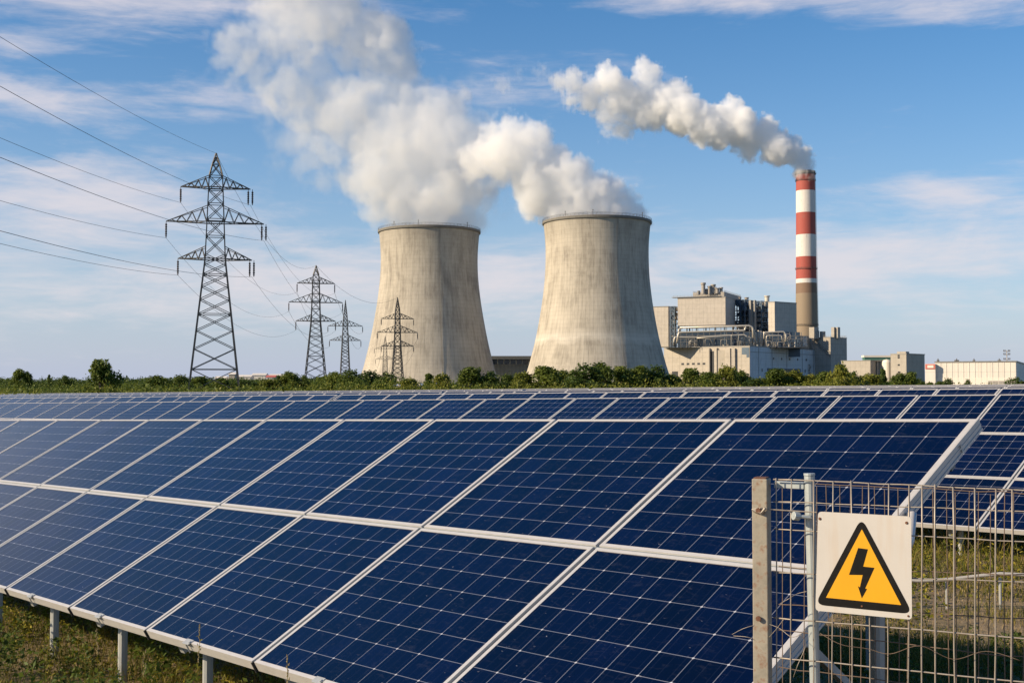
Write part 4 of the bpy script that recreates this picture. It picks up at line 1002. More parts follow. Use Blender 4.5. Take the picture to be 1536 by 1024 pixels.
def tree_kind(seed, hgt, wid, mat, low=.12, nleaf=3200, ncl=26, leaf=.20, trunk=.14, pointed=0.0):
    g = random.Random(seed); clumps = []; tr = MB(); th = hgt * low + .3
    lean = Vector((g.uniform(-.05, .05), g.uniform(-.05, .05), 1))
    tr.tube([(0, 0, -.5), lean * hgt * .25, lean * hgt * .55, lean * hgt * .85], [trunk * 1.3, trunk, trunk * .6, trunk * .2], 7)
    for i in range(ncl):
        t = g.random() ** .8; z = hgt * (low + .10 + (.80 - low) * t); prof = math.sin(math.pi * min(.98, (.25 + .72 * t))) ** .7 * (1 - pointed * t)
        a = g.uniform(0, 6.283); rad = wid / 2 * prof * math.sqrt(g.random()) * .85
        c = Vector((math.cos(a) * rad, math.sin(a) * rad, z)); r_ = g.uniform(.15, .27) * wid * (1 - .35 * t)
        clumps.append((c.x, c.y, c.z, r_, r_ * g.uniform(.7, 1.05)))
        if i % 2 == 0:
            s0 = lean * (z * g.uniform(.35, .7)); tr.tube([s0, (s0 + c) / 2 + Vector((0, 0, .1 * hgt * .3)), c], [trunk * .45, trunk * .3, trunk * .1], 5)
    return mesh_quads('crown', leaf_cloud(clumps, nleaf, leaf, seed), mat), tr
kinds = {}
for nm, args in {'round': (1, 6.5, 6.2, M_leafA), 'dark': (2, 7.5, 6.0, M_leafB), 'tall': (3, 8.5, 4.6, M_leafB), 'yellow': (4, 5.5, 6.6, M_leafC), 'loose': (5, 6.0, 5.4, M_leafA), 'poplar': (6, 8.0, 3.2, M_leafA)}.items():
    cm, tr = tree_kind(*args, low=-.08 if nm != 'poplar' else .05, ncl=38, leaf=.25, nleaf={'loose': 3400, 'poplar': 3000}.get(nm, 5600), pointed=.5 if nm in ('tall', 'poplar') else 0)
    tm = tr.build('trunk', M_bark, None).data; bpy.data.objects.remove(bpy.data.objects['trunk']); kinds[nm] = (cm, tm, args[1], args[2])
def tree(kind, px, ytop, D, wpx, label, cat='tree', name='tree', group='trees and bushes beyond the solar field', ybase=None):
    cm, tm, h0, w0 = kinds[kind]; wpx = wpx * (1.35 if px < 200 else 2.0); ytop = ytop + rnd.uniform(-5, 6) * (px > 480); x = (px - 768) / F * D; z = gz(x, D) - .1; top = at(px, ytop, D).z; sh = (top - z) / (h0 * .98); sw = wpx * D / F / w0
    o = empty(name, (x, D, z), rnd.uniform(0, 6.28), label, cat, group); o.scale = (sw, sw, sh)
    c = bpy.data.objects.new('crown', cm); link(c, o); t = bpy.data.objects.new('trunk', tm); link(t, o)
T_ = [('loose', 28, 553, 520, 22, 'bluish far-off tree, left one of the pair near the left edge'), ('loose', 42, 557, 520, 15, 'bluish far-off tree, right one of the pair near the left edge'),
      ('tall', 74, 560.5, 560, 7, 'tiny pointed far-off tree between the left pair and the lone round tree'), ('dark', 97, 562.5, 540, 24, 'low wide far-off tree left of the lone round tree'),
      ('round', 151, 540.5, 165, 48, 'lone big round tree standing clear left of the largest pylon'),
      ('loose', 238, 563, 250, 28, 'low olive tree left of the foot of the largest pylon'), ('dark', 272, 561, 280, 22, 'dark small tree beside the left foot of the largest pylon'),
      ('round', 300, 565, 262 + 30, 26, 'green bush seen through the legs of the largest pylon'), ('loose', 333, 567, 300, 22, 'small bush under the right leg of the largest pylon'),
      ('dark', 372, 569, 300, 30, 'low dark bush just right of the largest pylon'), ('yellow', 404, 570, 280, 28, 'low yellowish bush under the far-off town'),
      ('tall', 418, 561.5, 330, 9, 'slim dark tree right of the far-off town'), ('loose', 434, 557, 330, 20, 'pale tree a little left of the second pylon'), ('dark', 455, 562, 330, 15, 'dark tree at the left foot of the second pylon'),
      ('round', 486, 567, 300, 24, 'green bush at the right foot of the second pylon'), ('loose', 505, 552, 260, 24, 'bushy tree below the two-armed pylon, left half of a close pair'), ('dark', 527, 549.5, 255, 28, 'dense dark tree below the two-armed pylon, right half of a close pair'),
      ('dark', 556, 556, 270, 28, 'dark tree at the left bottom corner of the left cooling tower'), ('dark', 579, 555.5, 270, 22, 'dark round tree left of the pylon that stands before the tower'), ('yellow', 613, 565, 240, 26, 'yellow-green bush right of the pylon that stands before the tower'),
      ('poplar', 643, 554.5, 330, 12, 'small upright tree before the middle of the left cooling tower'), ('yellow', 662, 561, 240, 26, 'light bush before the middle right of the left cooling tower'), ('round', 706, 553, 235, 32, 'bushy round tree before the right side of the left cooling tower'),
      ('dark', 736, 559, 235, 26, 'dark low tree at the right bottom corner of the left cooling tower'), ('round', 763, 561, 240, 22, 'green tree in the gap between the cooling towers'), ('yellow', 785, 556, 225, 26, 'light green tree near the left bottom corner of the right cooling tower'),
      ('round', 818, 548, 225, 34, 'broad tree before the left edge of the right cooling tower'), ('loose', 846, 553, 230, 24, 'loose green tree before the left third of the right cooling tower'), ('dark', 876, 542, 220, 34, 'tallest dark tree before the middle of the right cooling tower'),
      ('loose', 903, 546, 225, 26, 'open yellow-green tree right of the tallest dark one'), ('round', 932, 550, 228, 30, 'round tree before the right half of the right cooling tower'), ('round', 960, 553, 230, 26, 'green tree before the right flank of the right cooling tower'),
      ('dark', 984, 551, 232, 26, 'dark tree at the right bottom corner of the right cooling tower'), ('loose', 1008, 556, 235, 24, 'tree right under the end of the beige hall wall beside the cooling tower'),
      ('round', 1036, 554, 235, 28, 'round tree before the left part of the turbine hall'), ('round', 1064, 555, 232, 28, 'round tree before the dark recess of the turbine hall'), ('yellow', 1090, 552.5, 232, 26, 'yellowish tree before the piers of the turbine hall'),
      ('loose', 1110, 556, 236, 26, 'loose tree just left of the near corner of the turbine hall'), ('dark', 1128, 566, 226, 22, 'low dark bush under the near corner of the turbine hall'), ('yellow', 1140, 563, 240, 24, 'yellow bush left of the loading door'),
      ('round', 1163, 552, 238, 26, 'bushy tree right before the loading door'), ('yellow', 1190, 561, 240, 28, 'light bush before the right end of the loading door'), ('yellow', 1214, 562, 240, 24, 'low light bush before the right end of the turbine hall'),
      ('round', 1236, 558, 235, 22, 'green tree before the left face of the silo block'), ('yellow', 1262, 549, 228, 28, 'tall yellow-green tree before the right face of the silo block'), ('dark', 1281, 551, 232, 20, 'dark tree just right of the silo block'),
      ('yellow', 1306, 562, 240, 30, 'low bush before the grey store'), ('tall', 1324, 555, 300, 10, 'slim dark tree before the right end of the grey store'), ('loose', 1349, 562, 250, 20, 'small tree before the left face of the office block'),
      ('round', 1366, 563, 260, 16, 'small round tree before the office block corner'), ('dark', 1378, 564, 300, 14, 'small dark tree before the right face of the office block'), ('round', 1394, 568, 240, 12, 'little bush under the red sign of the warehouse'),
      ('loose', 1408, 567, 240, 12, 'little bush a step right of the red sign'), ('dark', 1421, 571, 230, 14, 'flat dark bush before the left part of the warehouse'), ('dark', 1451, 570, 240, 8, 'tiny lone bush before the middle of the warehouse'), ('dark', 1524, 568, 235, 22, 'dark bush before the right corner of the warehouse')]
for t in T_: tree(*t[:5], t[5], cat='bush' if 'bush' in t[5] else 'tree', name='bush' if 'bush' in t[5] else 'tree')

# unbroken scrub behind and below the single trees
def scrub(name, spans, seed, size, mats, n_per=70, dens=1.0):
    g = random.Random(seed); cl = []; obs = []
    for (x0, x1, ylo, yhi, D0, D1) in spans:
        px = x0
        while px < x1:
            D_ = g.uniform(D0, D1); x = (px - 768) / F * D_; top = at(px, g.uniform(ylo, yhi), D_).z; z0 = gz(x, D_); h = max(.6, top - z0); r_ = h * g.uniform(.5, .85)
            cl.append((x, D_, z0 + h * .45, r_, h * .55)); px += r_ * F / D_ * .8 / dens
    me = mesh_quads(name, leaf_cloud(cl, len(cl) * n_per, size, seed), mats[0])
    return tag(link(bpy.data.objects.new(name, me)), kind='stuff')
scrub('scrub', [(-60, 480, 574, 580, 170, 200), (480, 1310, 557, 575, 240, 300), (-60, 300, 570, 577, 230, 300)], 11, .22, [M_leafA], 300, 1.3)
scrub('yellow_scrub', [(-60, 420, 575, 583, 150, 165), (430, 1290, 564, 579, 180, 215), (1290, 1600, 573, 577, 190, 260)], 12, .22, [M_leafC], 200, 1.0)
scrub('distant_woods', [(-200, 480, 565, 570, 560, 900), (160, 330, 566, 569, 400, 520), (390, 560, 566, 570, 400, 520), (1300, 1400, 571, 574, 500, 700), (1500, 1800, 566, 570, 700, 900)], 13, .55, [M_leafB], 420, 2.2)

# ------------------------------------------------------------------ wire fence, post and warning sign
P0 = at(1227, 767, 3.6); FD = Vector((.875, -.484, 0)); FN = Vector((-.484, -.875, 0))   # along the fence, and towards the camera
def fp(px, py, off=0.0):
    """the point of the fence plane (moved off metres towards the camera) behind a photo pixel"""
    d = at(px, py, 1.0) - Vector((0, 0, CZ)); o_ = Vector((0, 0, CZ)); q = P0 + FN * off
    return o_ + d * ((q - o_).dot(FN) / d.dot(FN))
M_post = weathered('rusty_galvanised_post', (.30, .27, .215), .35, 3.2, .7, .15, False, (.19, .085, .04), .9)
M_tube = weathered('blue_grey_tube', (.40, .44, .44), .18, 5.0, .45, .3, True, (.25, .2, .15), .25)
M_mesh = weathered('zinc_wire', (.33, .29, .24), .3, 9.0, .5, .45, True, (.22, .12, .06), .5)
M_mesh2 = weathered('rusty_wire', (.15, .105, .075), .35, 9.0, .7, .2, True, (.10, .05, .03), .5)
M_rust = weathered('rust', (.13, .055, .03), .4, 20.0, .9, 0, False)
fence = empty('wire_fence', (0, 0, 0), 0, 'welded wire fence panel with a rusty post, carrying the yellow warning sign', 'fence')
gzf = gz(P0.x, P0.y)
# square post: lit front-left face and narrow side
pt = fp(1142, 717); side = 0.052
mb = MB(); e1 = Vector((math.cos(R(-24)), math.sin(R(-24)), 0)); e2 = Vector((-e1.y, e1.x, 0))
c0 = Vector((pt.x, pt.y, 0)); 
def post_box(mb, c, w, d, z0, z1, e1=e1, e2=e2): 
    mb.hexa([c - e1 * w - e2 * d + Vector((0, 0, z0)), c + e1 * w - e2 * d + Vector((0, 0, z0)), c + e1 * w + e2 * d + Vector((0, 0, z0)), c - e1 * w + e2 * d + Vector((0, 0, z0)),
             c - e1 * w - e2 * d + Vector((0, 0, z1)), c + e1 * w - e2 * d + Vector((0, 0, z1)), c + e1 * w + e2 * d + Vector((0, 0, z1)), c - e1 * w + e2 * d + Vector((0, 0, z1))])
post_box(mb, c0, .0232, .028, gzf - .4, pt.z); pc = mb.build('fence_post', M_post, fence, bevel=.003)
mb = MB(); post_box(mb, c0, .019, .0235, pt.z - .002, pt.z + .004); mb.build('post_cap', M_rust, pc, bevel=.002)
# slim round tube behind, leaning a little, with a bar and a bolt
a_ = fp(1214, 713, -.03); b_ = fp(1222, 1010, -.05); b_ = a_ + (b_ - a_) * 3.2
mb = MB(); mb.tube([a_, b_], .0155, 14); mb.tube([a_ + Vector((0, 0, .001)), a_ + Vector((0, 0, .007))], .017, 14); mb.build('tube_post', M_tube, fence, smooth=False)
mb = MB(); mb.bar(fp(1162, 726, -.03), fp(1207, 728, -.03), .018, .021); mb.build('cross_bar', M_tube, fence, bevel=.002)
mb = MB(); q0, q1 = fp(1190, 773, .015), fp(1205, 775, -.01); mb.tube([q0, q0 + (q1 - q0) * .55], .013, 12); mb.tube([q0, fp(1216, 776, -.01)], .006, 8); mb.build('bolt', M_tube, fence, smooth=False, bevel=.001)
mb = MB(); mb.tube([fp(1128, 764, .03), fp(1140, 762, .035), fp(1160, 764, .01), fp(1225, 768, .0)], .0022, 6); mb.tube([fp(1130, 765, .034), fp(1142, 769, .036), fp(1148, 762, .036)], .005, 6); mb.build('tie_wire', M_mesh, fence)
for py in (765, 927):
    mb = MB(); q = fp(1138, py, .034); mb.tube([q, q + FN * .006], .008, 8); mb.build('rivet', M_rust, fence)
# the welded mesh: upright wires from column to column, slightly uneven
mw = MB(); bx = [1164, 1187, 1221, 1250, 1277, 1303, 1333, 1364, 1383, 1402, 1430, 1462, 1494, 1519, 1548, 1577, 1606]
ytop_ = lambda px: np.interp(px, [1162, 1240, 1380, 1520, 1620], [718, 722.5, 729, 735, 740])
for i, px_ in enumerate(bx):
    t0 = fp(px_, ytop_(px_) - (4 if i in (4, 9) else 1.5)); b0 = fp(px_ + rnd.uniform(-2.5, 2.5), 1024); d_ = (b0 - t0)
    pts = [t0 + d_ * (k_ / 8 * 2.2) + FD * rnd.uniform(-.0012, .0012) + FN * rnd.uniform(-.0015, .0015) for k_ in range(9)]
    mw.tube(pts, .0024 if i > 7 else .0020, 6)
mv = mw.build('upright_wires', M_mesh, fence, smooth=True)
mw = MB()
rows_ = [(718, 735), (751.5, 767), (793, 812), (858, 873), (926, 957), (985, 1022), (1048, 1098), (1112, 1175)]
for (yl, yr) in rows_:
    a_, b_ = fp(1160, yl, -.004), fp(1536, yr, -.004); b_ = a_ + (b_ - a_) * 1.25
    pts = [a_.lerp(b_, i / 14) + Vector((0, 0, rnd.uniform(-.0012, .0012))) for i in range(15)]
    mw.tube(pts, .0019 if yl in (751.5, 793, 858) else .0024, 6)
mw.build('cross_wires', M_mesh, fence, smooth=True)
# a second, rustier panel a hand's breadth behind it
rear = empty('wire_fence', (0, 0, 0), 0, 'thin rusty wire panel leaning behind the front fence mesh', 'wire panel')
mw = MB(); OFF = -.32
for i in range(26):
    px_ = 1172 + i * 17.5 + rnd.uniform(-3, 3)
    if px_ < 1200 and i % 2: continue
    t0 = fp(px_, ytop_(px_) + 4 + (0 if i % 3 else 3), OFF); b0 = fp(px_ + rnd.uniform(-5, 5), 1024, OFF)
    mw.tube([t0 + (b0 - t0) * (k_ / 5 * 1.9) + FD * rnd.uniform(-.002, .002) for k_ in range(6)], .0016, 5)
mw.build('upright_wires', M_mesh2, rear)
mw = MB()
for yl, yr in ((722, 739), (850, 862), (905, 928), (944, 985), (1000, 1044)):
    a_, b_ = fp(1168, yl, OFF), fp(1536, yr, OFF); b_ = a_ + (b_ - a_) * 1.1
    mw.tube([a_.lerp(b_, i / 12) + Vector((0, 0, rnd.uniform(-.004, .004))) for i in range(13)], .0017, 5)
mw.build('cross_wires', M_mesh2, rear)
# loose ends and twists of binding wire
for i_w, (pts_, lab) in enumerate((([(1098, 951), (1118, 941), (1146, 935), (1168, 941), (1190, 955), (1214, 940)], 'long twisted binding wire crossing the post low down'),
                  ([(1100, 953), (1122, 955), (1143, 962), (1160, 948), (1178, 925)], 'short loop of binding wire left of the post'),
                  ([(1190, 1015), (1196, 998), (1206, 975), (1208, 962), (1200, 950)], 'curled loose wire end below the sign'),
                  ([(1170, 905), (1182, 898), (1196, 890), (1212, 886)], 'loose wire end between post and sign'),
                  ([(1230, 949), (1262, 966), (1300, 972), (1335, 980), (1380, 968), (1430, 988), (1480, 976), (1536, 992)], 'sagging slack wire woven along the bottom of the fence'))):
    mb = MB(); v = [fp(x_, y_, .028 + .01 * math.sin(i * 2)) for i, (x_, y_) in enumerate(pts_)]; out = []
    for i in range(len(v) - 1):
        p0, p1, p2, p3 = v[max(i - 1, 0)], v[i], v[i + 1], v[min(i + 2, len(v) - 1)]
        for k_ in range(6):
            t = k_ / 6; out.append(.5 * ((2 * p1) + (p2 - p0) * t + (2 * p0 - 5 * p1 + 4 * p2 - p3) * t * t + (3 * p1 - p0 - 3 * p2 + p3) * t ** 3))
    mb.tube(out, .0009, 5); o = mb.build('binding_wire', M_mesh2 if i_w > 3 else M_mesh, None, smooth=True); tag(o, lab, 'wire', 'loose wires on the fence')

# the sign
sU = (fp(1367, 773, .012) - fp(1227, 767, .012)); sO = fp(1223, 915.5, .012); sV = fp(1227, 767, .012) - sO; sR_ = fp(1368, 930, .012) - sO
def sp(zx, zy, o_=.0):
    """sign coordinates from the enlarged photo: corners TL(390,235) TR(818,258) BR(822,732) BL(378,690)"""
    px_ = 1100 + zx * .3261; py_ = 690 + zy * .3262
    return fp(px_, py_, .012 + o_)
M_sign = weathered('sign_white', (.50, .475, .44), .06, 3.0, .45, 0, True, (.42, .30, .19), .30)
M_yel = weathered('sign_yellow', (.66, .325, .006), .06, 3.0, .4, 0, True, (.5, .3, .05), .12)
M_blk = weathered('sign_black', (.008, .0075, .007), .2, 5.0, .5, 0, False, (.05, .045, .04), .1)
M_blk.node_tree.nodes['Principled BSDF'].inputs['Specular IOR Level'].default_value = .15
sign = empty('warning_sign', (0, 0, 0), 0, 'square white sign with a yellow high voltage triangle, fixed to the wire fence', 'sign')
def plate(name, pts, z0, z1, mat, parent, round_=0, bevel=0):
    v = [Vector(p) for p in pts]; n = len(v)
    if round_:
        out = []
        for i in range(n):
            p, a, b = v[i], v[i - 1], v[(i + 1) % n]; da = (a - p).normalized() * round_; db = (b - p).normalized() * round_
            for k_ in range(7):
                t = k_ / 6; out.append((p + da) * (1 - t) ** 2 + p * 2 * t * (1 - t) + (p + db) * t * t)
        v = out
    mb = MB(); f = [p + FN * z1 for p in v]; bk = [p + FN * z0 for p in v]
    mb.face(f); mb.face(list(reversed(bk)))
    for i in range(len(v)):
        j = (i + 1) % len(v); mb.face([bk[i], bk[j], f[j], f[i]])
    me_o = mb.build(name, mat, parent)
    bm = __import__('bmesh').new(); bm.from_mesh(me_o.data); bmm = __import__('bmesh').ops; bmm.remove_doubles(bm, verts=bm.verts, dist=1e-6); bmm.recalc_face_normals(bm, faces=bm.faces); bmm.triangulate(bm, faces=[f for f in bm.faces if len(f.verts) > 4]); bm.to_mesh(me_o.data); bm.free()
    return me_o
plate('sign_plate', [sp(390, 235), sp(378, 690), sp(822, 732), sp(818, 258)], -.0012, .0012, M_sign, sign, .012)
tri = plate('triangle_border', [sp(590, 262), sp(376, 662), sp(826, 706)], .0013, .0019, M_blk, sign, .030)
plate('yellow_field', [sp(592, 316), sp(427, 630), sp(773, 664)], .0020, .0025, M_yel, sign, .002)
plate('lightning_bolt', [sp(575, 402), sp(620, 408), sp(598, 487), sp(650, 493), sp(607, 588), sp(616, 590), sp(592, 633), sp(574, 577), sp(583, 583), sp(596, 526), sp(533, 525)], .0026, .0030, M_blk, sign)
for zx, zy in ((398, 268), (797, 287), (805, 715), (592, 670)):
    q = sp(zx, zy, .0012); mb = MB(); rr_ = .0042 if zy < 660 else .003
    mb.tube([q, q + FN * .0018, q + FN * .0028], [rr_, rr_, rr_ * .5], 10); mb.build('screw', M_rust, sign)

# post standing in the grass behind the sign, and a pipe lying along the next row
sp1 = MB(); q = at(1308, 968, 10.55); g_ = gz(q.x, q.y); sp1.box(-.045, .045, -.03, .03, -.3, 1.35); sp1.box(-.052, .052, -.035, .035, 1.351, 1.37)
o = sp1.build('stub_post', M_tube, None, bevel=.004); o.location = (q.x, q.y, g_); o.rotation_euler = (0, 0, R(18)); tag(o, 'blue-grey steel post in the grass seen just below the sign', 'post')
pts = [at(x_, y_, 14.2) for x_, y_ in ((1330, 868), (1376, 871), (1420, 869), (1462, 864), (1500, 860), (1540, 862), (1640, 866))]
pts = [pts[0] + Vector((-.5, .1, -.9))] + pts + [pts[-1] + Vector((1.2, 0, -.25)), pts[-1] + Vector((1.7, 0, -.9))]
mb = MB(); mb.tube(pts, .022, 10); o = mb.build('conduit_pipe', M_pipe, None, smooth=True); tag(o, 'pale conduit pipe running low over the grass behind the fence', 'pipe')
for i, x_ in enumerate((1420, 1500)):
    q = at(x_, 866, 14.25); mb = MB(); mb.tube([(q.x, q.y, gz(q.x, q.y) - .1), (q.x, q.y, q.z)], .018, 8); s_ = mb.build('pipe_support', M_galv, o)

# ------------------------------------------------------------------ grass, weeds, single plants
def grass_mat(name, stops, trans=.3):
    m = MT(name, .6, 0, spec=.2); gi = m.N.new('ShaderNodeNewGeometry').outputs['Random Per Island']
    n = m.noise(m.map((1, 1, 1)), .8, 4, .6)
    c = m.ramp(m.M('ADD', m.M('MULTIPLY', gi, .5), m.M('MULTIPLY', n, .5)), stops); m.base(c)
    t = m.N.new('ShaderNodeBsdfTranslucent'); m.L.new(c, t.inputs[0]); mx = m.N.new('ShaderNodeMixShader'); mx.inputs[0].default_value = trans
    m.L.new(m.b.outputs[0], mx.inputs[1]); m.L.new(t.outputs[0], mx.inputs[2]); m.L.new(mx.outputs[0], m.N['Material Output'].inputs[0]); return m.m
M_grass = grass_mat('grass', [(.2, (.06, .075, .010)), (.45, (.13, .13, .018)), (.65, (.24, .19, .04)), (.85, (.36, .25, .09))])
M_weed = grass_mat('weed_leaf', [(.2, (.05, .075, .009)), (.45, (.14, .145, .014)), (.7, (.32, .26, .03))])
M_dead = grass_mat('straw', [(.2, (.20, .14, .07)), (.5, (.32, .25, .13)), (.8, (.50, .37, .17))], .15)
def scatter(n, x0, x1, y0, y1, seed, power=1.0, test=None):
    g = np.random.default_rng(seed); y = y0 + (y1 - y0) * g.random(n) ** power; x = x0 + (x1 - x0) * g.random(n)
    keep = np.abs(x / np.maximum(y, .5)) < .62
    x, y = x[keep], y[keep]
    if test is not None: k_ = test(x, y, g); x, y = x[k_], y[k_]
    return x, y, ground_z(x, y), g
def patch(x, y, s=.9, o=0): return np.array([mnoise.noise((a * s, b * s, o)) for a, b in zip(x, y)])
def blades(name, n, box, seed, hmin, hmax, wid, mat, thr=None, off=0, power=1.4):
    x, y, z, g = scatter(n, *box, seed, power, (lambda a, b, gg: patch(a, b, .9, off) + gg.normal(size=len(a)) * .12 > thr) if thr is not None else None)
    m_ = len(x); ang = g.random(m_) * 6.283; h = g.uniform(hmin, hmax, m_) * (1 + .6 * patch(x, y, .7, 5)); lean = g.uniform(.15, .9, m_) * h; la_ = g.random(m_) * 6.283
    wx, wy = np.cos(ang) * wid, np.sin(ang) * wid; lx, ly = np.cos(la_) * lean, np.sin(la_) * lean
    b0 = np.stack([x - wx, y - wy, z - .02], -1); b1 = np.stack([x + wx, y + wy, z - .02], -1)
    m0 = np.stack([x + lx * .4 - wx * .7, y + ly * .4 - wy * .7, z + h * .62], -1); m1 = np.stack([x + lx * .4 + wx * .7, y + ly * .4 + wy * .7, z + h * .62], -1)
    t0 = np.stack([x + lx, y + ly, z + h], -1)
    V_ = np.stack([b0, b1, m1, m0, m0, m1, t0 + np.stack([wx, wy, wx * 0], -1) * .12, t0 - np.stack([wx, wy, wx * 0], -1) * .12], 1).reshape(-1, 3)
    o = bpy.data.objects.new(name, mesh_quads(name, V_, mat)); return tag(link(o), kind='stuff')
def weeds(name, n, box, seed, hmin, hmax, leaf, mat, thr, per=26, power=1.2):
    x, y, z, g = scatter(n, *box, seed, power, lambda a, b, gg: patch(a, b, .7, 9) + gg.normal(size=len(a)) * .1 > thr)
    P_ = []
    for k_ in range(len(x)):
        h = g.uniform(hmin, hmax); w = h * g.uniform(.35, .75); t = g.random(per) ** .8
        a = g.random(per) * 6.283; r_ = w * np.sqrt(g.random(per)) * (1 - .6 * t)
        P_.append(np.stack([x[k_] + np.cos(a) * r_, y[k_] + np.sin(a) * r_, z[k_] + h * t], -1))
    p = np.concatenate(P_); m_ = len(p); n_ = g.normal(size=(m_, 3)) * .8 + [0, 0, 1]; n_ /= np.linalg.norm(n_, axis=1)[:, None]
    a = np.cross(n_, g.normal(size=(m_, 3))); a /= np.linalg.norm(a, axis=1)[:, None]; b = np.cross(n_, a); s_ = (leaf * g.uniform(.5, 1.3, m_))[:, None]
    V_ = np.stack([p - a * s_, p - b * s_ * .5, p + a * s_, p + b * s_ * .5], 1).reshape(-1, 3)
    o = bpy.data.objects.new(name, mesh_quads(name, V_, mat)); return tag(link(o), kind='stuff')
LB = (-13, 2, 4.0, 19.0); RB = (1.2, 13, 5.0, 22.0)
blades('grass', 90000, LB, 1, .06, .24, .0035, M_grass)
blades('dry_grass', 2200, LB, 2, .10, .34, .003, M_dead, -.1, 3)
weeds('weeds', 3400, LB, 3, .10, .34, .022, M_weed, -.2, 50)
weeds('tall_weeds', 620, LB, 13, .30, .70, .030, M_leafA, -.05, 90)
weeds('dark_weeds', 1700, LB, 14, .15, .5, .026, M_leafA, -.25, 60)
blades('grass', 90000, RB, 4, .03, .11, .004, M_grass, -.02, 2, 1.1)
blades('dry_grass', 36000, RB, 5, .015, .05, .004, M_dead, None, 4, 1.1)
weeds('weeds', 1300, (1.2, 14, 12.5, 24.0), 6, .15, .5, .030, M_weed, -.1, 26)
weeds('dark_weeds', 700, (1.5, 7, 6.5, 12.3), 16, .10, .30, .022, M_leafB, -.3, 46)  # dark weeds, with taller blades next, added to deepen the shaded ground
blades('grass', 40000, (1.5, 7.5, 6.5, 12.5), 17, .08, .22, .0035, M_grass, -.25, 2, 1.0)
blades('grass', 30000, (-6, 16, 16, 34), 8, .10, .40, .008, M_grass, None, 0, 1.0)
def stalk(px, pyb, pyt, D, label, seed, leaf=.022, nl=26, seedhead=True, bend=.0):
    g = random.Random(seed); b = at(px, pyb, D); t = at(px + bend, pyt, D); z0 = gz(b.x, b.y); b.z = z0
    o = empty('weed_plant', b, 0, label, 'plant', 'tall single weeds'); H_ = t.z - b.z; dx = t.x - b.x
    mb = MB(); f = lambda s_: Vector((dx * s_ + .012 * math.sin(s_ * 7 + seed), .01 * math.cos(s_ * 5), H_ * s_)); mb.tube([f(i / 12) for i in range(13)], [.0042 * (1 - i / 16) for i in range(13)], 6); mb.build('stem', M_weed, o, smooth=True)
    mb = MB()
    for i in range(nl):
        s_ = .15 + .83 * i / nl; p = f(s_); a = i * 2.4; L_ = leaf * (1.5 - s_) * g.uniform(.8, 1.5); d = Vector((math.cos(a), math.sin(a), g.uniform(.1, .7))).normalized(); w = d.cross(Vector((0, 0, 1))).normalized() * L_ * .32
        q = p + d * L_ * .35; mb.face([p, q + d * L_ * .25 - w, q + d * L_ - Vector((0, 0, L_ * .2)), q + d * L_ * .25 + w])
        if g.random() < .5: q = p + d * L_ * 1.3; w2 = w * .6; mb.face([q - w2, q + d * L_ * .4, q + w2, q - d * L_ * .3])
    mb.build('leaves', M_weed, o)
    if seedhead:
        mb = MB()
        for i in range(16):
            s_ = .84 + .17 * i / 16; p = f(s_) + Vector((g.uniform(-.008, .008), g.uniform(-.008, .008), 0)); mb.tube([p, p + Vector((g.uniform(-.006, .006), 0, .013))], [.0045, .001], 5)
        mb.build('seed_head', M_dead, o)
stalk(293, 1090, 938, 6.9, 'tall leafy weed with a seed head in front of the lower array edge', 1, .034, 34, True, 4)
stalk(420, 1120, 984, 5.9, 'thin weed with a brown seed head right of the tall leafy one', 2, .018, 10, True, 9)
stalk(128, 1060, 938, 8.0, 'slender weed standing left of the first visible leg', 3, .026, 18, False, -2)
stalk(146, 1060, 944, 8.3, 'bare thin stalk just right of the slender weed', 4, .012, 8, True, 2)
stalk(221, 1070, 976, 7.6, 'reddish bare stalk between the first two visible legs', 5, .010, 6, True, -2)
stalk(70, 1050, 950, 8.4, 'bushy weed at the left foot of the array', 6, .04, 44, False, 3)

# ------------------------------------------------------------------ steam
def vnoise(shape, cell, seed, sc3=(1, 1, 1)):
    """smooth value noise on a grid, one octave, lattice spacing in voxels"""
    g = np.random.default_rng(seed); n = [int(s_ / cell) + 4 for s_ in shape]; lat = g.random(n).astype(np.float32) * 2 - 1
    def ax(k_):
        t = np.arange(shape[k_]) / cell; i = np.floor(t).astype(int); f = t - i; return i, (f * f * (3 - 2 * f)).astype(np.float32)
    (ix, fx), (iy, fy), (iz, fz_) = ax(0), ax(1), ax(2)
    a = lat[ix] * (1 - fx)[:, None, None] + lat[ix + 1] * fx[:, None, None]
    a = a[:, iy] * (1 - fy)[None, :, None] + a[:, iy + 1] * fy[None, :, None]
    return a[:, :, iz] * (1 - fz_)[None, None, :] + a[:, :, iz + 1] * fz_[None, None, :]
def fbm(shape, cell, seed, octs=4, gain=.5, billow=False):
    out = 0; amp = 1; tot = 0
    for o_ in range(octs):
        if cell < 1.3: break
        v = vnoise(shape, cell, seed + o_); out = out + amp * ((np.abs(v) * 2 - .6) if billow else v); tot += amp; amp *= gain; cell /= 2.03
    return out / tot
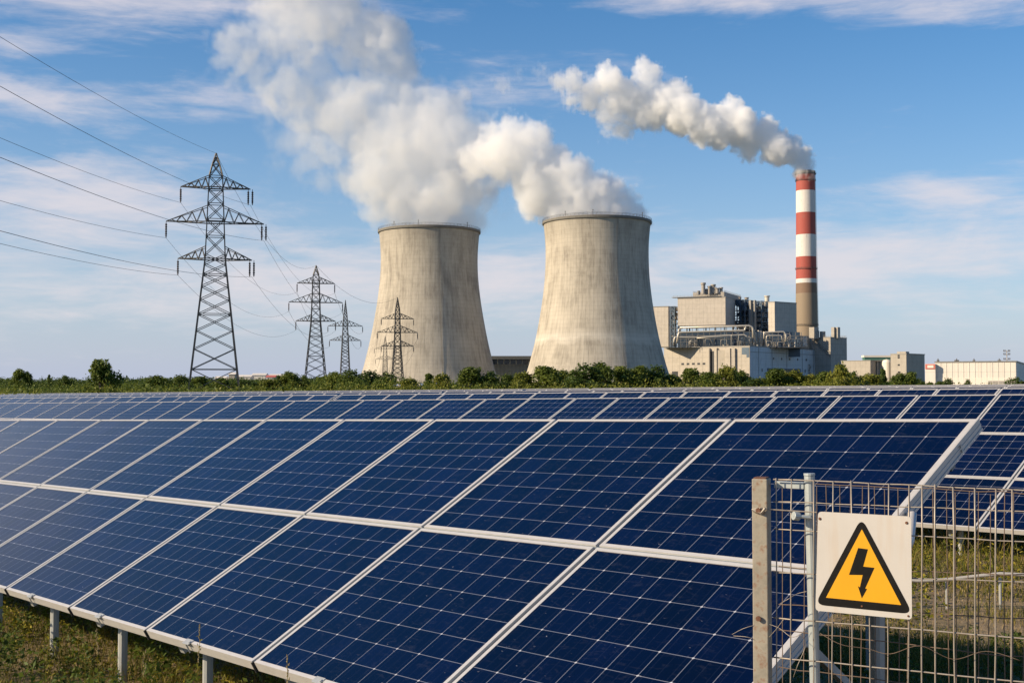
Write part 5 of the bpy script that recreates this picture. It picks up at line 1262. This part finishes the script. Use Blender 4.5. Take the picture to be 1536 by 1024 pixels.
def steam(name, label, D, blobs, vox, seed, dens, edge, erode=.0, kids=12, grand=5, ydep=.8, group='plumes of steam and smoke', cell=14.0, grow=1.0):
    """puffs (photo column, row, radius px, density, lift in depth) filled into a grid, puffs budding off puffs; the grid goes to a volume"""
    g = np.random.default_rng(seed); S = []
    for b in blobs:
        px, py, rp, dn = b[:4]; rp *= grow; dy = b[4] if len(b) > 4 else g.uniform(-.45, .45) * rp * D / F * ydep
        c = at(px, py, D + dy); r_ = rp * (D / F); S.append((*c, r_, dn))
        for i in range(kids):
            d = g.normal(size=3); d /= np.linalg.norm(d); rk_ = r_ * g.uniform(.28, .55); ck = np.array(c) + d * (r_ * .98 - rk_ * .45) ; S.append((*ck, rk_, dn))
            for j in range(grand):
                e = g.normal(size=3); e = e / np.linalg.norm(e) + d * .5; e /= np.linalg.norm(e); r3 = rk_ * g.uniform(.25, .5); S.append((*(ck + e * (rk_ * 1.0 - r3 * .4)), r3, dn))
    S = np.array(S); pad = 6 * vox; lo = (S[:, :3] - S[:, 3:4]).min(0) - pad; hi = (S[:, :3] + S[:, 3:4]).max(0) + pad
    n = np.ceil((hi - lo) / vox).astype(int); Fd = np.full(n, -1e3, np.float32); Dn = np.zeros(n, np.float32)
    for x, y, z, r_, dn in S:
        c = (np.array([x, y, z]) - lo) / vox; rv = r_ / vox; i0 = np.maximum(np.floor(c - rv - 3).astype(int), 0); i1 = np.minimum(np.ceil(c + rv + 3).astype(int) + 1, n)
        gx = [np.arange(i0[k_], i1[k_]) - c[k_] for k_ in range(3)]; sl_ = tuple(slice(i0[k_], i1[k_]) for k_ in range(3))
        d = rv - np.sqrt(gx[0][:, None, None] ** 2 + gx[1][None, :, None] ** 2 + gx[2][None, None, :] ** 2)
        cur = Fd[sl_]; m_ = d > cur; cur[m_] = d[m_]; w = np.clip(d / 2 + 1.6, 0, 1) * dn; Dn[sl_] = np.maximum(Dn[sl_], w)
    bl = fbm(n, cell / vox, seed + 50, 4, .62, True); f2 = fbm(n, 24 / vox, seed + 90, 6, .68)
    thin0 = 1 - np.clip(Dn / .9, 0, 1)
    Fm = Fd * vox + (bl * 2.6 * edge - .4 * edge) * (1 + 1.6 * thin0) + np.minimum(f2, 0) * 7 * thin0 + f2 * edge * 3.4
    rho = np.clip(Fm / (edge * (1.5 + 4.0 * thin0)), 0, 1) ** (1 + .8 * thin0)
    thin = 1 - np.clip(Dn / .6, 0, 1)                      # thin parts break up into rags
    rho *= np.clip(1 - thin * np.clip((.05 - f2) * 4.0 + erode, 0, 1.0), 0, 1) * (.04 + .96 * np.clip(Dn, 0, 1) ** 1.5) 
    rho *= np.clip(.75 + .55 * f2, .3, 1.2); rho[Fd < -2.9] = 0
    for ax_ in range(3):
        s0 = [slice(None)] * 3; s0[ax_] = 0; rho[tuple(s0)] = 0; s0[ax_] = -1; rho[tuple(s0)] = 0
    nx_, ny_, nz_ = [int(v) for v in n]; me = bpy.data.meshes.new(name); me.vertices.add(rho.size)
    at_ = me.attributes.new('rho', 'FLOAT', 'POINT'); at_.data.foreach_set('value', (rho * dens).astype(np.float32).ravel())
    co = np.zeros((rho.size, 3), np.float32); co[0] = lo; co[1:] = hi; me.vertices.foreach_set('co', co.ravel())
    src = bpy.data.objects.new(name + '_grid', me)
    o = bpy.data.objects.new(name, bpy.data.volumes.new(name)); C.objects.link(o)
    ng = bpy.data.node_groups.new(name, 'GeometryNodeTree'); ng.interface.new_socket('Geometry', in_out='INPUT', socket_type='NodeSocketGeometry'); ng.interface.new_socket('Geometry', in_out='OUTPUT', socket_type='NodeSocketGeometry')
    Nn, Ll = ng.nodes, ng.links; gi = Nn.new('NodeGroupInput'); go = Nn.new('NodeGroupOutput')
    pos = Nn.new('GeometryNodeInputPosition'); sep_ = Nn.new('ShaderNodeSeparateXYZ'); Ll.new(pos.outputs[0], sep_.inputs[0])
    ii = []
    for k_ in range(3):
        v = mth(Nn, Ll, 'FLOOR', mth(Nn, Ll, 'ADD', mth(Nn, Ll, 'DIVIDE', mth(Nn, Ll, 'SUBTRACT', sep_.outputs[k_], float(lo[k_])), float(vox)), .5))
        ii.append(mth(Nn, Ll, 'MINIMUM', mth(Nn, Ll, 'MAXIMUM', v, 0.0), float(n[k_] - 1)))
    # integer maths keep large indices exact
    def I(sock): q = Nn.new('FunctionNodeFloatToInt'); q.rounding_mode = 'ROUND'; Ll.new(sock, q.inputs[0]); return q.outputs[0]
    def IM(op, a_, b_):
        q = Nn.new('FunctionNodeIntegerMath'); q.operation = op
        for s_, v in ((0, a_), (1, b_)):
            if isinstance(v, int): q.inputs[s_].default_value = v
            else: Ll.new(v, q.inputs[s_])
        return q.outputs[0]
    idx_ = IM('ADD', IM('MULTIPLY', IM('ADD', IM('MULTIPLY', I(ii[0]), ny_), I(ii[1])), nz_), I(ii[2]))
    na = Nn.new('GeometryNodeInputNamedAttribute'); na.data_type = 'FLOAT'; na.inputs['Name'].default_value = 'rho'
    si = Nn.new('GeometryNodeSampleIndex'); si.data_type = 'FLOAT'; si.domain = 'POINT'; oi_ = Nn.new('GeometryNodeObjectInfo'); oi_.inputs['Object'].default_value = src; Ll.new(oi_.outputs['Geometry'], si.inputs['Geometry']); Ll.new(na.outputs[0], si.inputs['Value']); Ll.new(idx_, si.inputs['Index'])
    vc = Nn.new('GeometryNodeVolumeCube'); Ll.new(si.outputs[0], vc.inputs['Density']); vc.inputs['Min'].default_value = [float(v) for v in lo]; vc.inputs['Max'].default_value = [float(lo[k_] + (n[k_] - 1) * vox) for k_ in range(3)]
    for k_, nm_ in enumerate('XYZ'): vc.inputs['Resolution ' + nm_].default_value = int(n[k_])
    sm_ = Nn.new('GeometryNodeSetMaterial'); sm_.inputs['Material'].default_value = M_steam; Ll.new(vc.outputs[0], sm_.inputs[0]); Ll.new(sm_.outputs[0], go.inputs[0])
    md = o.modifiers.new('volume', 'NODES'); md.node_group = ng; o.data.materials.append(M_steam)
    print('steam', name, nx_, ny_, nz_, rho.size, float(rho.max()))
    return tag(o, label, 'steam plume' if 'steam' in name else 'smoke plume', group)
M_steam = bpy.data.materials.new('steam'); M_steam.use_nodes = True; t_ = M_steam.node_tree; t_.nodes.clear()
pv = t_.nodes.new('ShaderNodeVolumePrincipled'); pv.inputs['Color'].default_value = (1, .9975, .990, 1); pv.inputs['Density'].default_value = 1.0; pv.inputs['Anisotropy'].default_value = -.12
pv.inputs['Density Attribute'].default_value = 'density'; out_ = t_.nodes.new('ShaderNodeOutputMaterial'); t_.links.new(pv.outputs[0], out_.inputs['Volume'])
M_steam.cycles.volume_interpolation = 'LINEAR'
steam('steam_plume', 'huge ragged white steam plume rising from the left cooling tower out of the frame', 1050,
      [(598, 330, 32, 1), (640, 328, 38, 1), (688, 328, 36, 1), (575, 300, 36, .9), (730, 330, 24, .45), (738, 305, 28, .4), (615, 295, 46, 1), (665, 290, 52, 1), (712, 298, 36, .5), (560, 262, 42, .8), (600, 250, 54, 1), (650, 245, 58, 1), (700, 245, 50, .75),
       (535, 225, 42, .65), (585, 205, 54, .9), (640, 195, 54, .9), (690, 200, 42, .6), (500, 190, 46, .65), (545, 170, 52, .9), (600, 155, 48, .75), (650, 158, 36, .6), (683, 155, 17, 1), (670, 160, 17, .9), (735, 268, 32, .4),
       (455, 145, 44, .75), (505, 135, 40, .6), (425, 120, 36, .6), (440, 205, 38, .4), (520, 268, 36, .45), (480, 235, 40, .45), (455, 255, 28, .3), (345, 75, 30, .8), (325, 100, 24, .65), (365, 58, 22, .7), (322, 70, 18, .6), (380, 100, 34, .5), (395, 135, 30, .45), (405, 30, 38, .55), (450, 45, 48, .7), (492, 28, 50, .75), (430, -10, 48, .65), (480, -40, 56, .7), (390, -60, 56, .6), (350, 125, 26, .3), (400, 80, 34, .4), (470, 90, 40, .5),
       (540, 52, 42, .9), (580, 62, 40, .9), (598, 92, 30, .75), (560, 98, 34, .65), (515, 92, 32, .55), (618, 116, 22, .45), (575, 130, 36, .5), (400, 170, 32, .25), (735, 170, 24, .3), (748, 325, 22, .22), (760, 130, 20, .26), (700, 135, 20, .3), (415, 245, 24, .22), (560, 318, 22, .3)],
      1.7, 5, .052, 3.4, .1, 14, 6, cell=15.0, grow=1.12)
steam('steam_plume', 'dense white steam plume blown left off the right cooling tower', 985,
      [(828, 324, 16, 1), (963, 322, 13, 1), (848, 316, 26, 1), (880, 314, 30, 1), (915, 314, 30, 1), (945, 314, 22, .9), (845, 290, 32, 1), (880, 290, 34, 1), (912, 292, 28, 1), (935, 300, 20, .8), (812, 288, 32, 1), (860, 266, 30, 1), (825, 258, 36, 1), (795, 268, 32, .9), (785, 238, 38, 1), (755, 225, 38, 1), (800, 218, 32, 1), (765, 200, 28, 1), (738, 206, 26, .9), (722, 230, 26, .9), (750, 252, 28, .7), (788, 310, 16, .4), (712, 255, 24, .45)],
      1.3, 15, .115, 2.2, -.1, 16, 7, cell=10.0, grow=1.12)
steam('smoke_plume', 'small lumpy white smoke plume streaming left off the banded chimney', 1430,
      [(1208, 259, 14, 1), (1208, 252, 12, 1), (1209, 242, 12, 1), (1203, 234, 16, 1), (1187, 226, 19, 1), (1164, 221, 22, 1), (1146, 196, 18, 1), (1150, 208, 20, 1), (1122, 214, 22, 1), (1108, 190, 28, 1), (1078, 202, 21, 1), (1098, 164, 17, 1), (1086, 180, 24, 1), (1055, 188, 26, .95), (1025, 170, 29, 1), (1019, 142, 21, 1), (993, 154, 27, 1), (974, 112, 19, .75), (965, 98, 14, .6), (968, 126, 15, .75), (960, 112, 12, .5), (972, 172, 24, .8), (940, 152, 27, .9), (914, 119, 20, .9), (930, 137, 21, .8),
       (935, 190, 19, .6), (914, 172, 23, .6), (886, 142, 23, .65), (860, 128, 21, .6), (838, 124, 16, .5), (858, 150, 15, .42), (1040, 165, 18, .8), (810, 108, 15, .25), (755, 124, 18, .25), (780, 112, 16, .22), (905, 200, 14, .35)],
      1.15, 25, .15, 1.8, 0, 16, 7, cell=7.0, grow=1.14)
